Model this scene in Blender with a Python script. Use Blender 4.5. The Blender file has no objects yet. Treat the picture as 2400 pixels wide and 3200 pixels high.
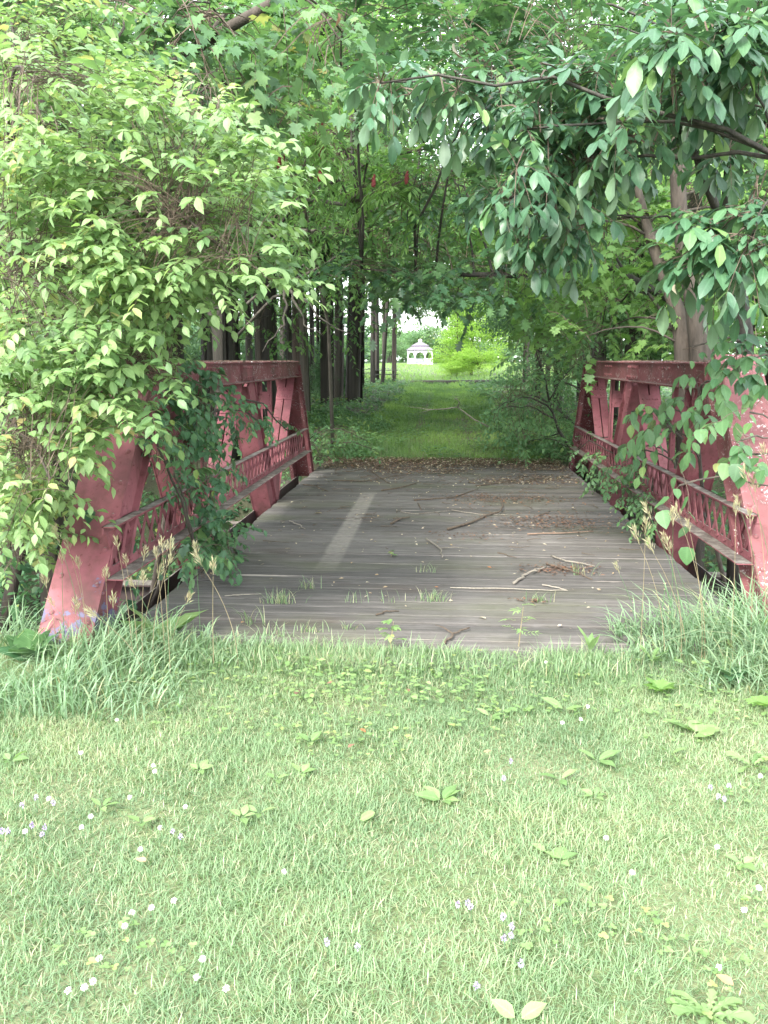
import bpy, math, random
import numpy as np
from mathutils import Vector, Matrix

random.seed(11)
RNG = np.random.default_rng(11)
SC = bpy.context.scene
COL = SC.collection
RAD = math.radians

# ------------------------------------------------------------------ camera
F, PITCH, YAW, CAMH = 2590.0, RAD(10.4), RAD(4.1), 1.65
cam = bpy.data.cameras.new('camera')
cam.sensor_fit = 'VERTICAL'
cam.sensor_height = 24.0
cam.lens = 24.0 * F / 3200.0
cam.clip_start, cam.clip_end = 0.05, 2000.0
camo = bpy.data.objects.new('camera', cam)
COL.objects.link(camo)
camo.location = (0, 0, CAMH)
camo.rotation_euler = (RAD(90) - PITCH, 0, YAW)
SC.camera = camo

# ------------------------------------------------------------------ light
SUN_EL, SUN_AZ = RAD(40), RAD(204)          # azimuth clockwise from +Y
world = bpy.data.worlds.new('World')
SC.world = world
world.use_nodes = True
wn = world.node_tree
sky = wn.nodes.new('ShaderNodeTexSky')
sky.sky_type = 'NISHITA'
sky.sun_disc = False
sky.sun_elevation = SUN_EL
sky.sun_rotation = SUN_AZ
sky.dust_density = 1.5
sky.air_density = 1.0
sky.ozone_density = 1.0
hs = wn.nodes.new('ShaderNodeHueSaturation')
hs.inputs['Saturation'].default_value = 0.35      # thin even cloud
hs.inputs['Value'].default_value = 1.1
cl = wn.nodes.new('ShaderNodeMix')
cl.data_type = 'RGBA'
cl.inputs[0].default_value = 0.55                 # even overcast layer
cl.inputs[7].default_value = (5.6, 5.9, 6.1, 1)
bg = wn.nodes['Background']
bg.inputs['Strength'].default_value = 0.15
wn.links.new(sky.outputs[0], hs.inputs['Color'])
wn.links.new(hs.outputs[0], cl.inputs[6])
wn.links.new(cl.outputs[2], bg.inputs['Color'])

sun = bpy.data.lights.new('sun', 'SUN')
sun.energy = 1.5
sun.angle = RAD(18)
sun.color = (1.0, 0.95, 0.86)
suno = bpy.data.objects.new('sun', sun)
COL.objects.link(suno)
sd = Vector((math.sin(SUN_AZ) * math.cos(SUN_EL), math.cos(SUN_AZ) * math.cos(SUN_EL), math.sin(SUN_EL)))
suno.rotation_euler = sd.to_track_quat('Z', 'Y').to_euler()
suno.location = (0, 0, 30)

SC.view_settings.view_transform = 'Standard'
SC.view_settings.look = 'None'
SC.view_settings.gamma = 1.0
SC.view_settings.use_curve_mapping = False
SC.view_settings.exposure = 2.65
SC.cycles.max_bounces = 10
SC.cycles.diffuse_bounces = 5
SC.cycles.transmission_bounces = 6
SC.cycles.glossy_bounces = 2

# ------------------------------------------------------------------ helpers
def _rot():
    a = math.pi / 2 - PITCH
    rx = np.array([[1, 0, 0], [0, math.cos(a), -math.sin(a)], [0, math.sin(a), math.cos(a)]])
    rz = np.array([[math.cos(YAW), -math.sin(YAW), 0], [math.sin(YAW), math.cos(YAW), 0], [0, 0, 1]])
    return rz @ rx
RM = _rot()
CAM = np.array([0, 0, CAMH])

def at(px, py, Y):
    """world point at bridge depth Y seen at photo pixel (px, py)"""
    d = np.stack([(np.asarray(px, float) - 1200) / F, -(np.asarray(py, float) - 1600) / F,
                  -np.ones_like(np.asarray(px, float))], -1) @ RM.T
    return CAM + d * (np.asarray(Y, float) / d[..., 1])[..., None]

def project(P):
    q = (np.asarray(P) - CAM) @ RM
    return np.stack([1200 - F * q[:, 0] / q[:, 2], 1600 + F * q[:, 1] / q[:, 2], -q[:, 2]], -1)

def nrm(v):
    return v / np.maximum(np.linalg.norm(v, axis=-1, keepdims=True), 1e-9)

def smooth(a, b, x):
    t = np.clip((x - a) / (b - a), 0, 1)
    return t * t * (3 - 2 * t)

def vnoise(x, y, seed=0):
    """cheap value noise, -1..1"""
    xi, yi = np.floor(x).astype(np.int64), np.floor(y).astype(np.int64)
    fx, fy = x - xi, y - yi
    fx, fy = fx * fx * (3 - 2 * fx), fy * fy * (3 - 2 * fy)
    def h(a, b):
        n = (a * 374761393 + b * 668265263 + seed * 1442695041) & 0x7fffffff
        n = ((n ^ (n >> 13)) * 1274126177) & 0x7fffffff
        return ((n ^ (n >> 16)) & 0xffff) / 32767.5 - 1
    return (h(xi, yi) * (1 - fx) + h(xi + 1, yi) * fx) * (1 - fy) + (h(xi, yi + 1) * (1 - fx) + h(xi + 1, yi + 1) * fx) * fy

def mesh_np(name, V, tris=None, quads=None, rnd=None, mat=None, smooth_shade=False, vein=None):
    me = bpy.data.meshes.new(name)
    V = np.ascontiguousarray(V, dtype=np.float32)
    me.vertices.add(len(V))
    me.vertices.foreach_set('co', V.ravel())
    idx, tot = [], []
    if quads is not None and len(quads):
        idx.append(np.asarray(quads, np.int32).ravel()); tot.append(np.full(len(quads), 4, np.int32))
    if tris is not None and len(tris):
        idx.append(np.asarray(tris, np.int32).ravel()); tot.append(np.full(len(tris), 3, np.int32))
    idx = np.concatenate(idx); tot = np.concatenate(tot)
    start = np.concatenate([[0], np.cumsum(tot)[:-1]]).astype(np.int32)
    me.loops.add(len(idx)); me.loops.foreach_set('vertex_index', idx)
    me.polygons.add(len(tot)); me.polygons.foreach_set('loop_start', start)
    me.polygons.foreach_set('loop_total', tot)
    me.polygons.foreach_set('use_smooth', np.full(len(tot), bool(smooth_shade or rnd is not None)))
    if rnd is not None:
        a = me.attributes.new('rnd', 'FLOAT', 'POINT')
        a.data.foreach_set('value', np.ascontiguousarray(rnd, dtype=np.float32))
    if vein is not None:
        for k, nm in enumerate(('rib', 'along')):
            a = me.attributes.new(nm, 'FLOAT', 'POINT')
            a.data.foreach_set('value', np.ascontiguousarray(vein[:, k], dtype=np.float32))
    me.update(calc_edges=True)
    if mat:
        me.materials.append(mat)
    return me

def link(name, me, parent=None, loc=None):
    o = bpy.data.objects.new(name, me)
    COL.objects.link(o)
    if parent is not None:
        o.parent = parent
    if loc is not None:
        o.location = loc
    return o

def tag(o, label=None, cat=None, group=None, kind=None):
    if label: o['label'] = label
    if cat: o['category'] = cat
    if group: o['group'] = group
    if kind: o['kind'] = kind
    return o

def thing(name, label, cat, loc=(0, 0, 0), group=None, rotz=0.0):
    o = bpy.data.objects.new(name, None)
    COL.objects.link(o)
    o.location = loc
    o.rotation_euler = (0, 0, rotz)
    o.empty_display_size = 0.2
    return tag(o, label, cat, group)

class MB:
    """collects solid pieces for one mesh; coordinates relative to an origin"""
    def __init__(self, origin=(0, 0, 0)):
        self.v, self.q, self.t, self.o = [], [], [], np.array(origin, float)
        self.n = 0
    def add(self, V, quads=(), tris=()):
        V = np.asarray(V, float) - self.o
        if len(quads): self.q.append(np.asarray(quads, int) + self.n)
        if len(tris): self.t.append(np.asarray(tris, int) + self.n)
        self.v.append(V); self.n += len(V)
    def box(self, lo, hi):
        x0, y0, z0 = lo; x1, y1, z1 = hi
        V = [(x0, y0, z0), (x1, y0, z0), (x1, y1, z0), (x0, y1, z0), (x0, y0, z1), (x1, y0, z1), (x1, y1, z1), (x0, y1, z1)]
        self.add(V, [(0, 3, 2, 1), (4, 5, 6, 7), (0, 1, 5, 4), (1, 2, 6, 5), (2, 3, 7, 6), (3, 0, 4, 7)])
    def beam(self, A, B, u0, u1, w0, w1, U=(1, 0, 0)):
        """bar A-B; U fixed cross axis with extent u0..u1, the other axis (T x U) with extent w0..w1"""
        A, B, U = np.array(A, float), np.array(B, float), np.array(U, float)
        T = nrm(B - A); U = nrm(U - T * np.dot(U, T)); W = np.cross(T, U)
        V = []
        for P in (A, B):
            for (u, w) in ((u0, w0), (u1, w0), (u1, w1), (u0, w1)):
                V.append(P + U * u + W * w)
        self.add(V, [(3, 2, 1, 0), (4, 5, 6, 7), (0, 1, 5, 4), (1, 2, 6, 5), (2, 3, 7, 6), (3, 0, 4, 7)])
    def tube(self, pts, rad, n=6):
        pts = np.asarray(pts, float); K = len(pts)
        rad = np.broadcast_to(np.asarray(rad, float), (K,))
        T = nrm(np.gradient(pts, axis=0))
        ref = np.array([0, 0, 1.0]) if abs(T[0][2]) < 0.8 else np.array([1.0, 0, 0])
        U = nrm(np.cross(T, ref)); W = np.cross(T, U)
        a = np.linspace(0, 2 * np.pi, n, endpoint=False)
        ring = pts[:, None] + rad[:, None, None] * (U[:, None] * np.cos(a)[None, :, None] + W[:, None] * np.sin(a)[None, :, None])
        V = ring.reshape(-1, 3)
        i = np.arange(K - 1)[:, None] * n; j = np.arange(n)[None]; jn = (j + 1) % n
        q = np.stack([i + j, i + jn, i + n + jn, i + n + j], -1).reshape(-1, 4)
        self.add(V, q, [(0, k + 1, k) for k in range(1, n - 1)] + [((K - 1) * n, (K - 1) * n + k, (K - 1) * n + k + 1) for k in range(1, n - 1)])
    def dome(self, P, N, r, h=0.6, n=7):
        P, N = np.array(P, float), nrm(np.array(N, float))
        ref = np.array([0, 0, 1.0]) if abs(N[2]) < 0.8 else np.array([1.0, 0, 0])
        U = nrm(np.cross(N, ref)); W = np.cross(N, U)
        V = []
        for k, (rr, hh) in enumerate(((1.0, 0.0), (0.75, h * 0.72))):
            for a in np.linspace(0, 2 * np.pi, n, endpoint=False):
                V.append(P + r * rr * (U * math.cos(a) + W * math.sin(a)) + N * r * hh)
        V.append(P + N * r * h)
        q = [(k, (k + 1) % n, n + (k + 1) % n, n + k) for k in range(n)]
        self.add(V, q, [(n + k, n + (k + 1) % n, 2 * n) for k in range(n)])
    def mesh(self, name, mat, sm=False):
        return mesh_np(name, np.concatenate(self.v), np.concatenate(self.t) if self.t else None,
                       np.concatenate(self.q) if self.q else None, None, mat, sm)
    def build(self, name, mat, parent=None, loc=None, sm=False):
        return link(name, self.mesh(name, mat, sm), parent, loc)

# ------------------------------------------------------------------ materials
def new_mat(name):
    m = bpy.data.materials.new(name); m.use_nodes = True
    nt = m.node_tree
    return m, nt, nt.nodes['Principled BSDF']

def N(nt, typ, **kw):
    n = nt.nodes.new('ShaderNode' + typ)
    for k, v in kw.items():
        if k in n.inputs: n.inputs[k].default_value = v
        else: setattr(n, k, v)
    return n

def ramp(nt, stops, fac):
    r = nt.nodes.new('ShaderNodeValToRGB')
    els = r.color_ramp.elements
    while len(els) < len(stops): els.new(0.5)
    for e, (p, c) in zip(els, stops):
        e.position = p; e.color = (*c, 1) if len(c) == 3 else c
    nt.links.new(fac, r.inputs['Fac'])
    return r.outputs['Color']

def mixc(nt, fac, a, b, mode='MIX'):
    m = nt.nodes.new('ShaderNodeMix'); m.data_type = 'RGBA'; m.blend_type = mode
    for sock, v in ((m.inputs[0], fac), (m.inputs[6], a), (m.inputs[7], b)):
        if hasattr(v, 'links'): nt.links.new(v, sock)
        elif isinstance(v, (int, float)): sock.default_value = v
        else: sock.default_value = (*v, 1) if len(v) == 3 else v
    return m.outputs[2]

def noise(nt, vec, scale, detail=4, rough=0.55, stretch=None):
    n = N(nt, 'TexNoise', Scale=scale, Detail=detail, Roughness=rough)
    if stretch:
        mp = N(nt, 'Mapping'); mp.inputs['Scale'].default_value = stretch
        nt.links.new(vec, mp.inputs['Vector']); vec = mp.outputs[0]
    nt.links.new(vec, n.inputs['Vector'])
    return n.outputs['Fac']

def bump(nt, bsdf, h, strength, dist=0.01):
    b = N(nt, 'Bump', Strength=strength, Distance=dist)
    nt.links.new(h, b.inputs['Height']); nt.links.new(b.outputs[0], bsdf.inputs['Normal'])

def leaf_mat(name, stops, trans=0.35, rough=0.45, tgain=1.35, spec=0.4):
    """stops over the per-leaf random value"""
    m, nt, b = new_mat(name)
    at_ = N(nt, 'Attribute', attribute_name='rnd')
    c = ramp(nt, stops, at_.outputs['Fac'])
    geo = N(nt, 'NewGeometry')
    nz = noise(nt, geo.outputs['Position'], 60, 2)
    c2 = mixc(nt, 0.35, c, ramp(nt, [(0.3, (0.75, 0.75, 0.75)), (0.7, (1.2, 1.2, 1.2))], nz), 'MULTIPLY')
    # midrib and side veins, a little paler than the blade
    rib, alo = N(nt, 'Attribute', attribute_name='rib'), N(nt, 'Attribute', attribute_name='along')
    m1 = N(nt, 'MapRange'); m1.inputs[1].default_value = .80; m1.inputs[2].default_value = .97; nt.links.new(rib.outputs['Fac'], m1.inputs[0])
    ma = N(nt, 'Math', operation='MULTIPLY_ADD'); ma.inputs[1].default_value = 9.0; nt.links.new(alo.outputs['Fac'], ma.inputs[0])
    mb_ = N(nt, 'Math', operation='MULTIPLY'); mb_.inputs[1].default_value = 1.9; nt.links.new(rib.outputs['Fac'], mb_.inputs[0]); nt.links.new(mb_.outputs[0], ma.inputs[2])
    fr = N(nt, 'Math', operation='PINGPONG'); fr.inputs[1].default_value = .5; nt.links.new(ma.outputs[0], fr.inputs[0])
    m2 = N(nt, 'MapRange'); m2.inputs[1].default_value = .13; m2.inputs[2].default_value = .03; m2.inputs[4].default_value = .55; nt.links.new(fr.outputs[0], m2.inputs[0])
    gt = N(nt, 'Math', operation='GREATER_THAN'); gt.inputs[1].default_value = .02; nt.links.new(rib.outputs['Fac'], gt.inputs[0])
    m3 = N(nt, 'Math', operation='MULTIPLY'); nt.links.new(m2.outputs[0], m3.inputs[0]); nt.links.new(gt.outputs[0], m3.inputs[1])
    m4 = N(nt, 'Math', operation='MAXIMUM'); nt.links.new(m1.outputs[0], m4.inputs[0]); nt.links.new(m3.outputs[0], m4.inputs[1])
    m5 = N(nt, 'Math', operation='MULTIPLY'); m5.inputs[1].default_value = .55; nt.links.new(m4.outputs[0], m5.inputs[0])
    if name.startswith('leaf') and name not in ('leaf_wood', 'leaf_dry'):
        c2 = mixc(nt, m5.outputs[0], c2, mixc(nt, 1.0, c2, (1.75, 1.6, 1.7), 'MULTIPLY'))
    back = mixc(nt, geo.outputs['Backfacing'], c2, mixc(nt, 0.3, c2, (0.26, 0.33, 0.22)))
    nt.links.new(back, b.inputs['Base Color'])
    b.inputs['Roughness'].default_value = rough
    b.inputs['Specular IOR Level'].default_value = spec
    tr = N(nt, 'BsdfTranslucent')
    tc = mixc(nt, 1.0, c, (tgain * 1.1, tgain * 1.12, tgain * 0.72), 'MULTIPLY')
    nt.links.new(tc, tr.inputs['Color'])
    mx = N(nt, 'MixShader'); mx.inputs[0].default_value = trans
    nt.links.new(b.outputs[0], mx.inputs[1]); nt.links.new(tr.outputs[0], mx.inputs[2])
    nt.links.new(mx.outputs[0], nt.nodes['Material Output'].inputs[0])
    return m

M = {}
M['leaf_light'] = leaf_mat('leaf_light', [(0, (.11, .20, .08)), (.4, (.175, .28, .11)), (.8, (.235, .345, .145)), (.93, (.30, .37, .14)), (1, (.42, .36, .17))], 0.4, 0.45, 1.3, .4)
M['leaf_mid'] = leaf_mat('leaf_mid', [(0, (.055, .125, .055)), (.5, (.095, .19, .08)), (.9, (.15, .26, .10)), (1, (.30, .27, .10))], 0.4, 0.5)
M['leaf_vine'] = leaf_mat('leaf_vine', [(0, (.035, .09, .045)), (.5, (.06, .145, .065)), (.95, (.10, .20, .07)), (1, (.2, .26, .06))], 0.3, 0.5)
M['leaf_hickory'] = leaf_mat('leaf_hickory', [(0, (.035, .09, .05)), (.5, (.055, .13, .065)), (.85, (.085, .175, .08)), (1, (.15, .26, .07))], 0.28, 0.42, 1.4, .5)
M['leaf_oak'] = leaf_mat('leaf_oak', [(0, (.04, .10, .05)), (.5, (.065, .15, .065)), (1, (.11, .21, .075))], 0.3, 0.36, 1.5, .6)
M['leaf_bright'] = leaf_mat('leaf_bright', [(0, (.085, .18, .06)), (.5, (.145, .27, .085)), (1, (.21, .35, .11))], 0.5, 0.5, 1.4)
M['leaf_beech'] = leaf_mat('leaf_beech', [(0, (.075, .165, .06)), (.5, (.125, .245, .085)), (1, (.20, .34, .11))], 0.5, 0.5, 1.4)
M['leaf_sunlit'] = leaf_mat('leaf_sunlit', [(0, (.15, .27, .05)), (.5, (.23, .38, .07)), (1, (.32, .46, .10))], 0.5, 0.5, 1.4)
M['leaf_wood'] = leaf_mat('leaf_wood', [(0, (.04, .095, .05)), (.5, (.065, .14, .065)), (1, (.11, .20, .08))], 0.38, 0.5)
M['leaf_cover'] = leaf_mat('leaf_cover', [(0, (.06, .135, .06)), (.5, (.095, .20, .085)), (.9, (.14, .26, .10)), (1, (.2, .28, .08))], 0.35, 0.5)
M['leaf_dry'] = leaf_mat('leaf_dry', [(0, (.06, .038, .03)), (.2, (.13, .08, .06)), (.36, (.19, .12, .09)), (.45, (.32, .14, .06)), (.7, (.34, .24, .14)), (1, (.55, .48, .38))], 0.2, 0.7)
M['grass_lawn'] = leaf_mat('grass_lawn', [(0, (.12, .215, .10)), (.45, (.195, .31, .15)), (.75, (.25, .36, .185)), (.85, (.40, .40, .25)), (1, (.52, .48, .34))], 0.4, 0.5, 1.2)
M['grass_tall'] = leaf_mat('grass_tall', [(0, (.10, .19, .09)), (.4, (.165, .285, .155)), (.7, (.22, .34, .20)), (.85, (.28, .38, .19)), (1, (.42, .38, .24))], 0.35, 0.5, 1.15)
M['grass_path'] = leaf_mat('grass_path', [(0, (.08, .17, .055)), (.35, (.145, .265, .07)), (.7, (.20, .34, .085)), (1, (.28, .42, .11))], 0.45, 0.5, 1.25)
M['seed'] = leaf_mat('seed', [(0, (.27, .225, .14)), (.6, (.37, .32, .21)), (1, (.33, .34, .21))], 0.25, 0.7)
M['petal_white'] = leaf_mat('petal_white', [(0, (.75, .74, .70)), (1, (.85, .84, .82))], 0.2, 0.7, 1.0)
M['petal_purple'] = leaf_mat('petal_purple', [(0, (.34, .22, .55)), (1, (.58, .45, .75))], 0.2, 0.7, 1.0)

def bark(name, a, b_, scale=6.0, stretch=(1, 1, .18)):
    m, nt, b = new_mat(name)
    tc = N(nt, 'TexCoord')
    f = noise(nt, tc.outputs['Object'], scale * 3, 5, .65, stretch)
    f2 = noise(nt, tc.outputs['Object'], scale * .5, 3)
    c = ramp(nt, [(.3, a), (.7, b_)], f)
    c = mixc(nt, .5, c, ramp(nt, [(.3, (.6, .65, .6)), (.7, (1.2, 1.2, 1.15))], f2), 'MULTIPLY')
    nt.links.new(c, b.inputs['Base Color']); b.inputs['Roughness'].default_value = .9
    bump(nt, b, f, .8, .03)
    return m
M['bark_dark'] = bark('bark_dark', (.022, .02, .018), (.075, .066, .056))
M['bark_brown'] = bark('bark_brown', (.032, .025, .02), (.085, .068, .056))
M['bark_grey'] = bark('bark_grey', (.06, .052, .046), (.16, .14, .12))
M['twig'] = bark('twig', (.07, .05, .038), (.16, .12, .09), 20)
M['twig_pale'] = bark('twig_pale', (.16, .14, .115), (.34, .30, .26), 20)
M['twig_bleached'] = bark('twig_bleached', (.30, .26, .21), (.48, .43, .37), 20)

def steel(name, bare=0.0, lichen=0.0, grime=0.5, base=((.18, .058, .070), (.265, .098, .112))):
    m, nt, b = new_mat(name)
    geo = N(nt, 'NewGeometry'); pos = geo.outputs['Position']
    c = ramp(nt, [(.35, base[0]), (.65, base[1])], noise(nt, pos, 2.3, 4))
    gr = ramp(nt, [(.46, (0, 0, 0)), (.66, (grime, grime, grime))], noise(nt, pos, 3.1, 6, .6))
    c = mixc(nt, gr, c, (.085, .042, .04))
    c = mixc(nt, ramp(nt, [(.62, (0, 0, 0)), (.68, (.75, .75, .75))], noise(nt, pos, 26, 3)), c, (.11, .033, .035))
    stk = ramp(nt, [(.52, (0, 0, 0)), (.72, (.65, .65, .65))], noise(nt, pos, 16, 5, .65, (1, 1, .10)))
    c = mixc(nt, stk, c, (.095, .042, .036))
    nrmz = N(nt, 'SeparateXYZ'); nt.links.new(geo.outputs['Normal'], nrmz.inputs[0])
    # dirt and lichen that settles on upward ledges
    up = N(nt, 'MapRange'); up.inputs[1].default_value = .8; up.inputs[2].default_value = .98
    nt.links.new(nrmz.outputs['Z'], up.inputs[0])
    led = ramp(nt, [(.35, (.09, .075, .065)), (.5, (.17, .15, .135)), (.68, (.32, .30, .27))], noise(nt, pos, 14, 5, .7))
    c = mixc(nt, up.outputs[0], c, led)
    if bare:
        sep = N(nt, 'SeparateXYZ'); nt.links.new(pos, sep.inputs[0])
        hgt = N(nt, 'MapRange'); hgt.inputs[1].default_value = .65; hgt.inputs[2].default_value = -.05
        hgt.inputs[3].default_value = -.22; hgt.inputs[4].default_value = .12
        nt.links.new(sep.outputs['Z'], hgt.inputs[0])
        ad = N(nt, 'Math', operation='ADD'); nt.links.new(noise(nt, pos, 7, 6, .7), ad.inputs[0]); nt.links.new(hgt.outputs[0], ad.inputs[1])
        msk = ramp(nt, [(.53, (0, 0, 0)), (.56, (1, 1, 1))], ad.outputs[0])
        c = mixc(nt, msk, c, (.105, .10, .16))
    if lichen:
        msk = ramp(nt, [(.60 - .06 * lichen, (0, 0, 0)), (.64 - .06 * lichen, (1, 1, 1))], noise(nt, pos, 42, 6, .7))
        big = ramp(nt, [(.42, (0, 0, 0)), (.58, (1, 1, 1))], noise(nt, pos, 4.2, 3))
        msk = mixc(nt, 1.0, msk, big, 'MULTIPLY')
        c = mixc(nt, msk, c, (.48, .46, .44))
    nt.links.new(c, b.inputs['Base Color'])
    b.inputs['Roughness'].default_value = .72
    b.inputs['Specular IOR Level'].default_value = .25
    bump(nt, b, noise(nt, pos, 45, 4), .25, .004)
    return m
M['steel'] = steel('steel', 0, 0, .6)
M['steel_top'] = steel('steel_top', 0, .35, .95, ((.12, .040, .044), (.20, .074, .080)))
M['steel_foot'] = steel('steel_foot', 1, 0, .85)
M['steel_lichen'] = steel('steel_lichen', 0, .5, .5, ((.18, .065, .070), (.26, .105, .108)))
M['steel_dark_shade'] = steel('steel_dark_shade', 0, 0, .4, ((.035, .033, .035), (.09, .075, .075)))  # near-black tone; on the channel diagonals it is painted-in shade

def deck_mat():
    m, nt, b = new_mat('deck_wood')
    geo = N(nt, 'NewGeometry'); pos = geo.outputs['Position']
    at_ = N(nt, 'ObjectInfo')
    g = noise(nt, pos, 11, 8, .72, (.012, 3.4, 1))
    c = ramp(nt, [(.28, (.042, .039, .038)), (.42, (.085, .080, .077)), (.58, (.13, .123, .118)), (.78, (.23, .22, .21))], g)
    c = mixc(nt, .65, c, ramp(nt, [(0, (.52, .52, .52)), (.5, (.95, .94, .93)), (1, (1.4, 1.37, 1.34))], at_.outputs['Random']), 'MULTIPLY')
    g2 = noise(nt, pos, 16, 8, .8, (.10, 4.6, 1))
    c = mixc(nt, .75, c, ramp(nt, [(.34, (.36, .34, .33)), (.47, (.95, .94, .93)), (.66, (1.75, 1.7, 1.66))], g2), 'MULTIPLY')
    g3 = noise(nt, pos, 7, 6, .7, (.5, 1.2, 1))
    c = mixc(nt, .6, c, ramp(nt, [(.35, (.7, .68, .66)), (.65, (1.25, 1.25, 1.25))], g3), 'MULTIPLY')
    # long bleached splinters
    sp = ramp(nt, [(.64, (0, 0, 0)), (.70, (1, 1, 1))], noise(nt, pos, 6, 5, .6, (.09, 8.5, 1)))
    c = mixc(nt, sp, c, (.30, .27, .235))
    # algae
    mo = ramp(nt, [(.5, (0, 0, 0)), (.72, (.7, .7, .7))], noise(nt, pos, 1.1, 5, .6, (.6, 1.3, 1)))
    c = mixc(nt, mo, c, (.085, .092, .05))
    # brown damp rot
    ro = ramp(nt, [(.56, (0, 0, 0)), (.75, (.6, .6, .6))], noise(nt, pos, 1.9, 5, .6, (.5, 1.4, 1)))
    c = mixc(nt, ro, c, (.07, .05, .037))
    # worn wheel tracks, polished pale by tyres
    sx = N(nt, 'SeparateXYZ'); nt.links.new(pos, sx.inputs[0])
    def band(x0, w, y0, y1, amt):
        d = N(nt, 'Math', operation='SUBTRACT'); nt.links.new(sx.outputs['X'], d.inputs[0]); d.inputs[1].default_value = x0
        a = N(nt, 'Math', operation='ABSOLUTE'); nt.links.new(d.outputs[0], a.inputs[0])
        r = N(nt, 'MapRange'); r.inputs[1].default_value = w; r.inputs[2].default_value = w * .7
        nt.links.new(a.outputs[0], r.inputs[0])
        e0 = N(nt, 'MapRange'); e0.inputs[1].default_value = y0 - .7; e0.inputs[2].default_value = y0 + .4; nt.links.new(sx.outputs['Y'], e0.inputs[0])
        e1 = N(nt, 'MapRange'); e1.inputs[1].default_value = y1 + .3; e1.inputs[2].default_value = y1 - .3; nt.links.new(sx.outputs['Y'], e1.inputs[0])
        p = N(nt, 'Math', operation='MULTIPLY'); nt.links.new(r.outputs[0], p.inputs[0]); nt.links.new(e0.outputs[0], p.inputs[1])
        p2 = N(nt, 'Math', operation='MULTIPLY'); nt.links.new(p.outputs[0], p2.inputs[0]); nt.links.new(e1.outputs[0], p2.inputs[1])
        p3 = N(nt, 'Math', operation='MULTIPLY'); nt.links.new(p2.outputs[0], p3.inputs[0])
        brk = ramp(nt, [(.36, (.15, .15, .15)), (.56, (1, 1, 1))], noise(nt, pos, 26, 5, .7, (.5, 1.6, 1)))
        nt.links.new(brk, p3.inputs[1])
        p4 = N(nt, 'Math', operation='MULTIPLY'); nt.links.new(p3.outputs[0], p4.inputs[0]); p4.inputs[1].default_value = amt
        return p4.outputs[0]
    c = mixc(nt, band(-.93, .105, 6.9, 10.2, .8), c, (.27, .245, .215))
    c = mixc(nt, band(.35, .28, 5.0, 9.0, .16), c, (.19, .18, .168))
    nt.links.new(c, b.inputs['Base Color']); b.inputs['Roughness'].default_value = .85
    bump(nt, b, g2, .8, .010)
    return m
M['deck'] = deck_mat()

def soil_mat(name, a, b_, c3=None, s=3.0):
    m, nt, b = new_mat(name)
    pos = N(nt, 'NewGeometry').outputs['Position']
    c = ramp(nt, [(.3, a), (.7, b_)], noise(nt, pos, s * 8, 6, .7))
    if c3: c = mixc(nt, ramp(nt, [(.42, (0, 0, 0)), (.62, (1, 1, 1))], noise(nt, pos, s * .6, 5)), c, c3)
    nt.links.new(c, b.inputs['Base Color']); b.inputs['Roughness'].default_value = .95
    bump(nt, b, noise(nt, pos, s * 12, 5), .6, .03)
    return m
M['ground'] = soil_mat('ground', (.03, .028, .018), (.065, .06, .035), (.04, .055, .024))
M['lawn'] = soil_mat('lawn', (.06, .085, .035), (.13, .165, .07), (.14, .155, .08))
M['path'] = soil_mat('path', (.06, .10, .03), (.11, .16, .045), (.12, .10, .06), 1.2)
M['mulch'] = soil_mat('mulch', (.06, .035, .025), (.20, .13, .10), None, 6)
M['water'] = new_mat('water')[0]
wb = M['water'].node_tree.nodes['Principled BSDF']
wb.inputs['Base Color'].default_value = (.03, .035, .025, 1); wb.inputs['Roughness'].default_value = .12

def plain(name, col, rough=.6, var=.15, s=8):
    m, nt, b = new_mat(name)
    pos = N(nt, 'TexCoord').outputs['Object']
    lo = tuple(x * (1 - var) for x in col); hi = tuple(min(1, x * (1 + var)) for x in col)
    nt.links.new(ramp(nt, [(.3, lo), (.7, hi)], noise(nt, pos, s, 4)), b.inputs['Base Color'])
    b.inputs['Roughness'].default_value = rough
    return m
M['white_paint'] = plain('white_paint', (.70, .69, .73), .5, .05, 2)
M['shingle'] = plain('shingle', (.14, .12, .15), .8, .2, 3)
M['table_wood'] = plain('table_wood', (.035, .04, .032), .8, .3, 4)
M['cone_red'] = plain('cone_red', (.16, .028, .028), .8, .35, 60)
M['dry_brown'] = plain('dry_brown', (.22, .15, .11), .9, .3, 20)

# ------------------------------------------------------------------ leaves
def leaf_tpl(ts, ws, fold=.2, curve=.18, wave=0.0):
    """blade along +y from 0 to 1 with a folded midrib"""
    V = []; mid = []; L = []; Rr = []
    for k, (t, w) in enumerate(zip(ts, ws)):
        z = -curve * t * t
        mid.append(len(V)); V.append((0, t, z))
        if w > 0:
            wz = wave * (1 if k % 2 else -1)
            L.append(len(V)); V.append((-w, t, z + fold * w + wz))
            Rr.append(len(V)); V.append((w, t, z + fold * w - wz))
        else:
            L.append(None); Rr.append(None)
    T = []
    for k in range(len(ts) - 1):
        a, b = mid[k], mid[k + 1]
        for S, flip in ((L, 0), (Rr, 1)):
            s0, s1 = S[k], S[k + 1]
            f = []
            if s0 is not None and s1 is not None: f = [(a, b, s1), (a, s1, s0)]
            elif s1 is not None: f = [(a, b, s1)]
            elif s0 is not None: f = [(a, b, s0)]
            for t3 in f: T.append(t3[::-1] if flip == 0 else t3)
    T = [t[::-1] for t in T]
    return np.array(V, float), np.array(T, int)

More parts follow.
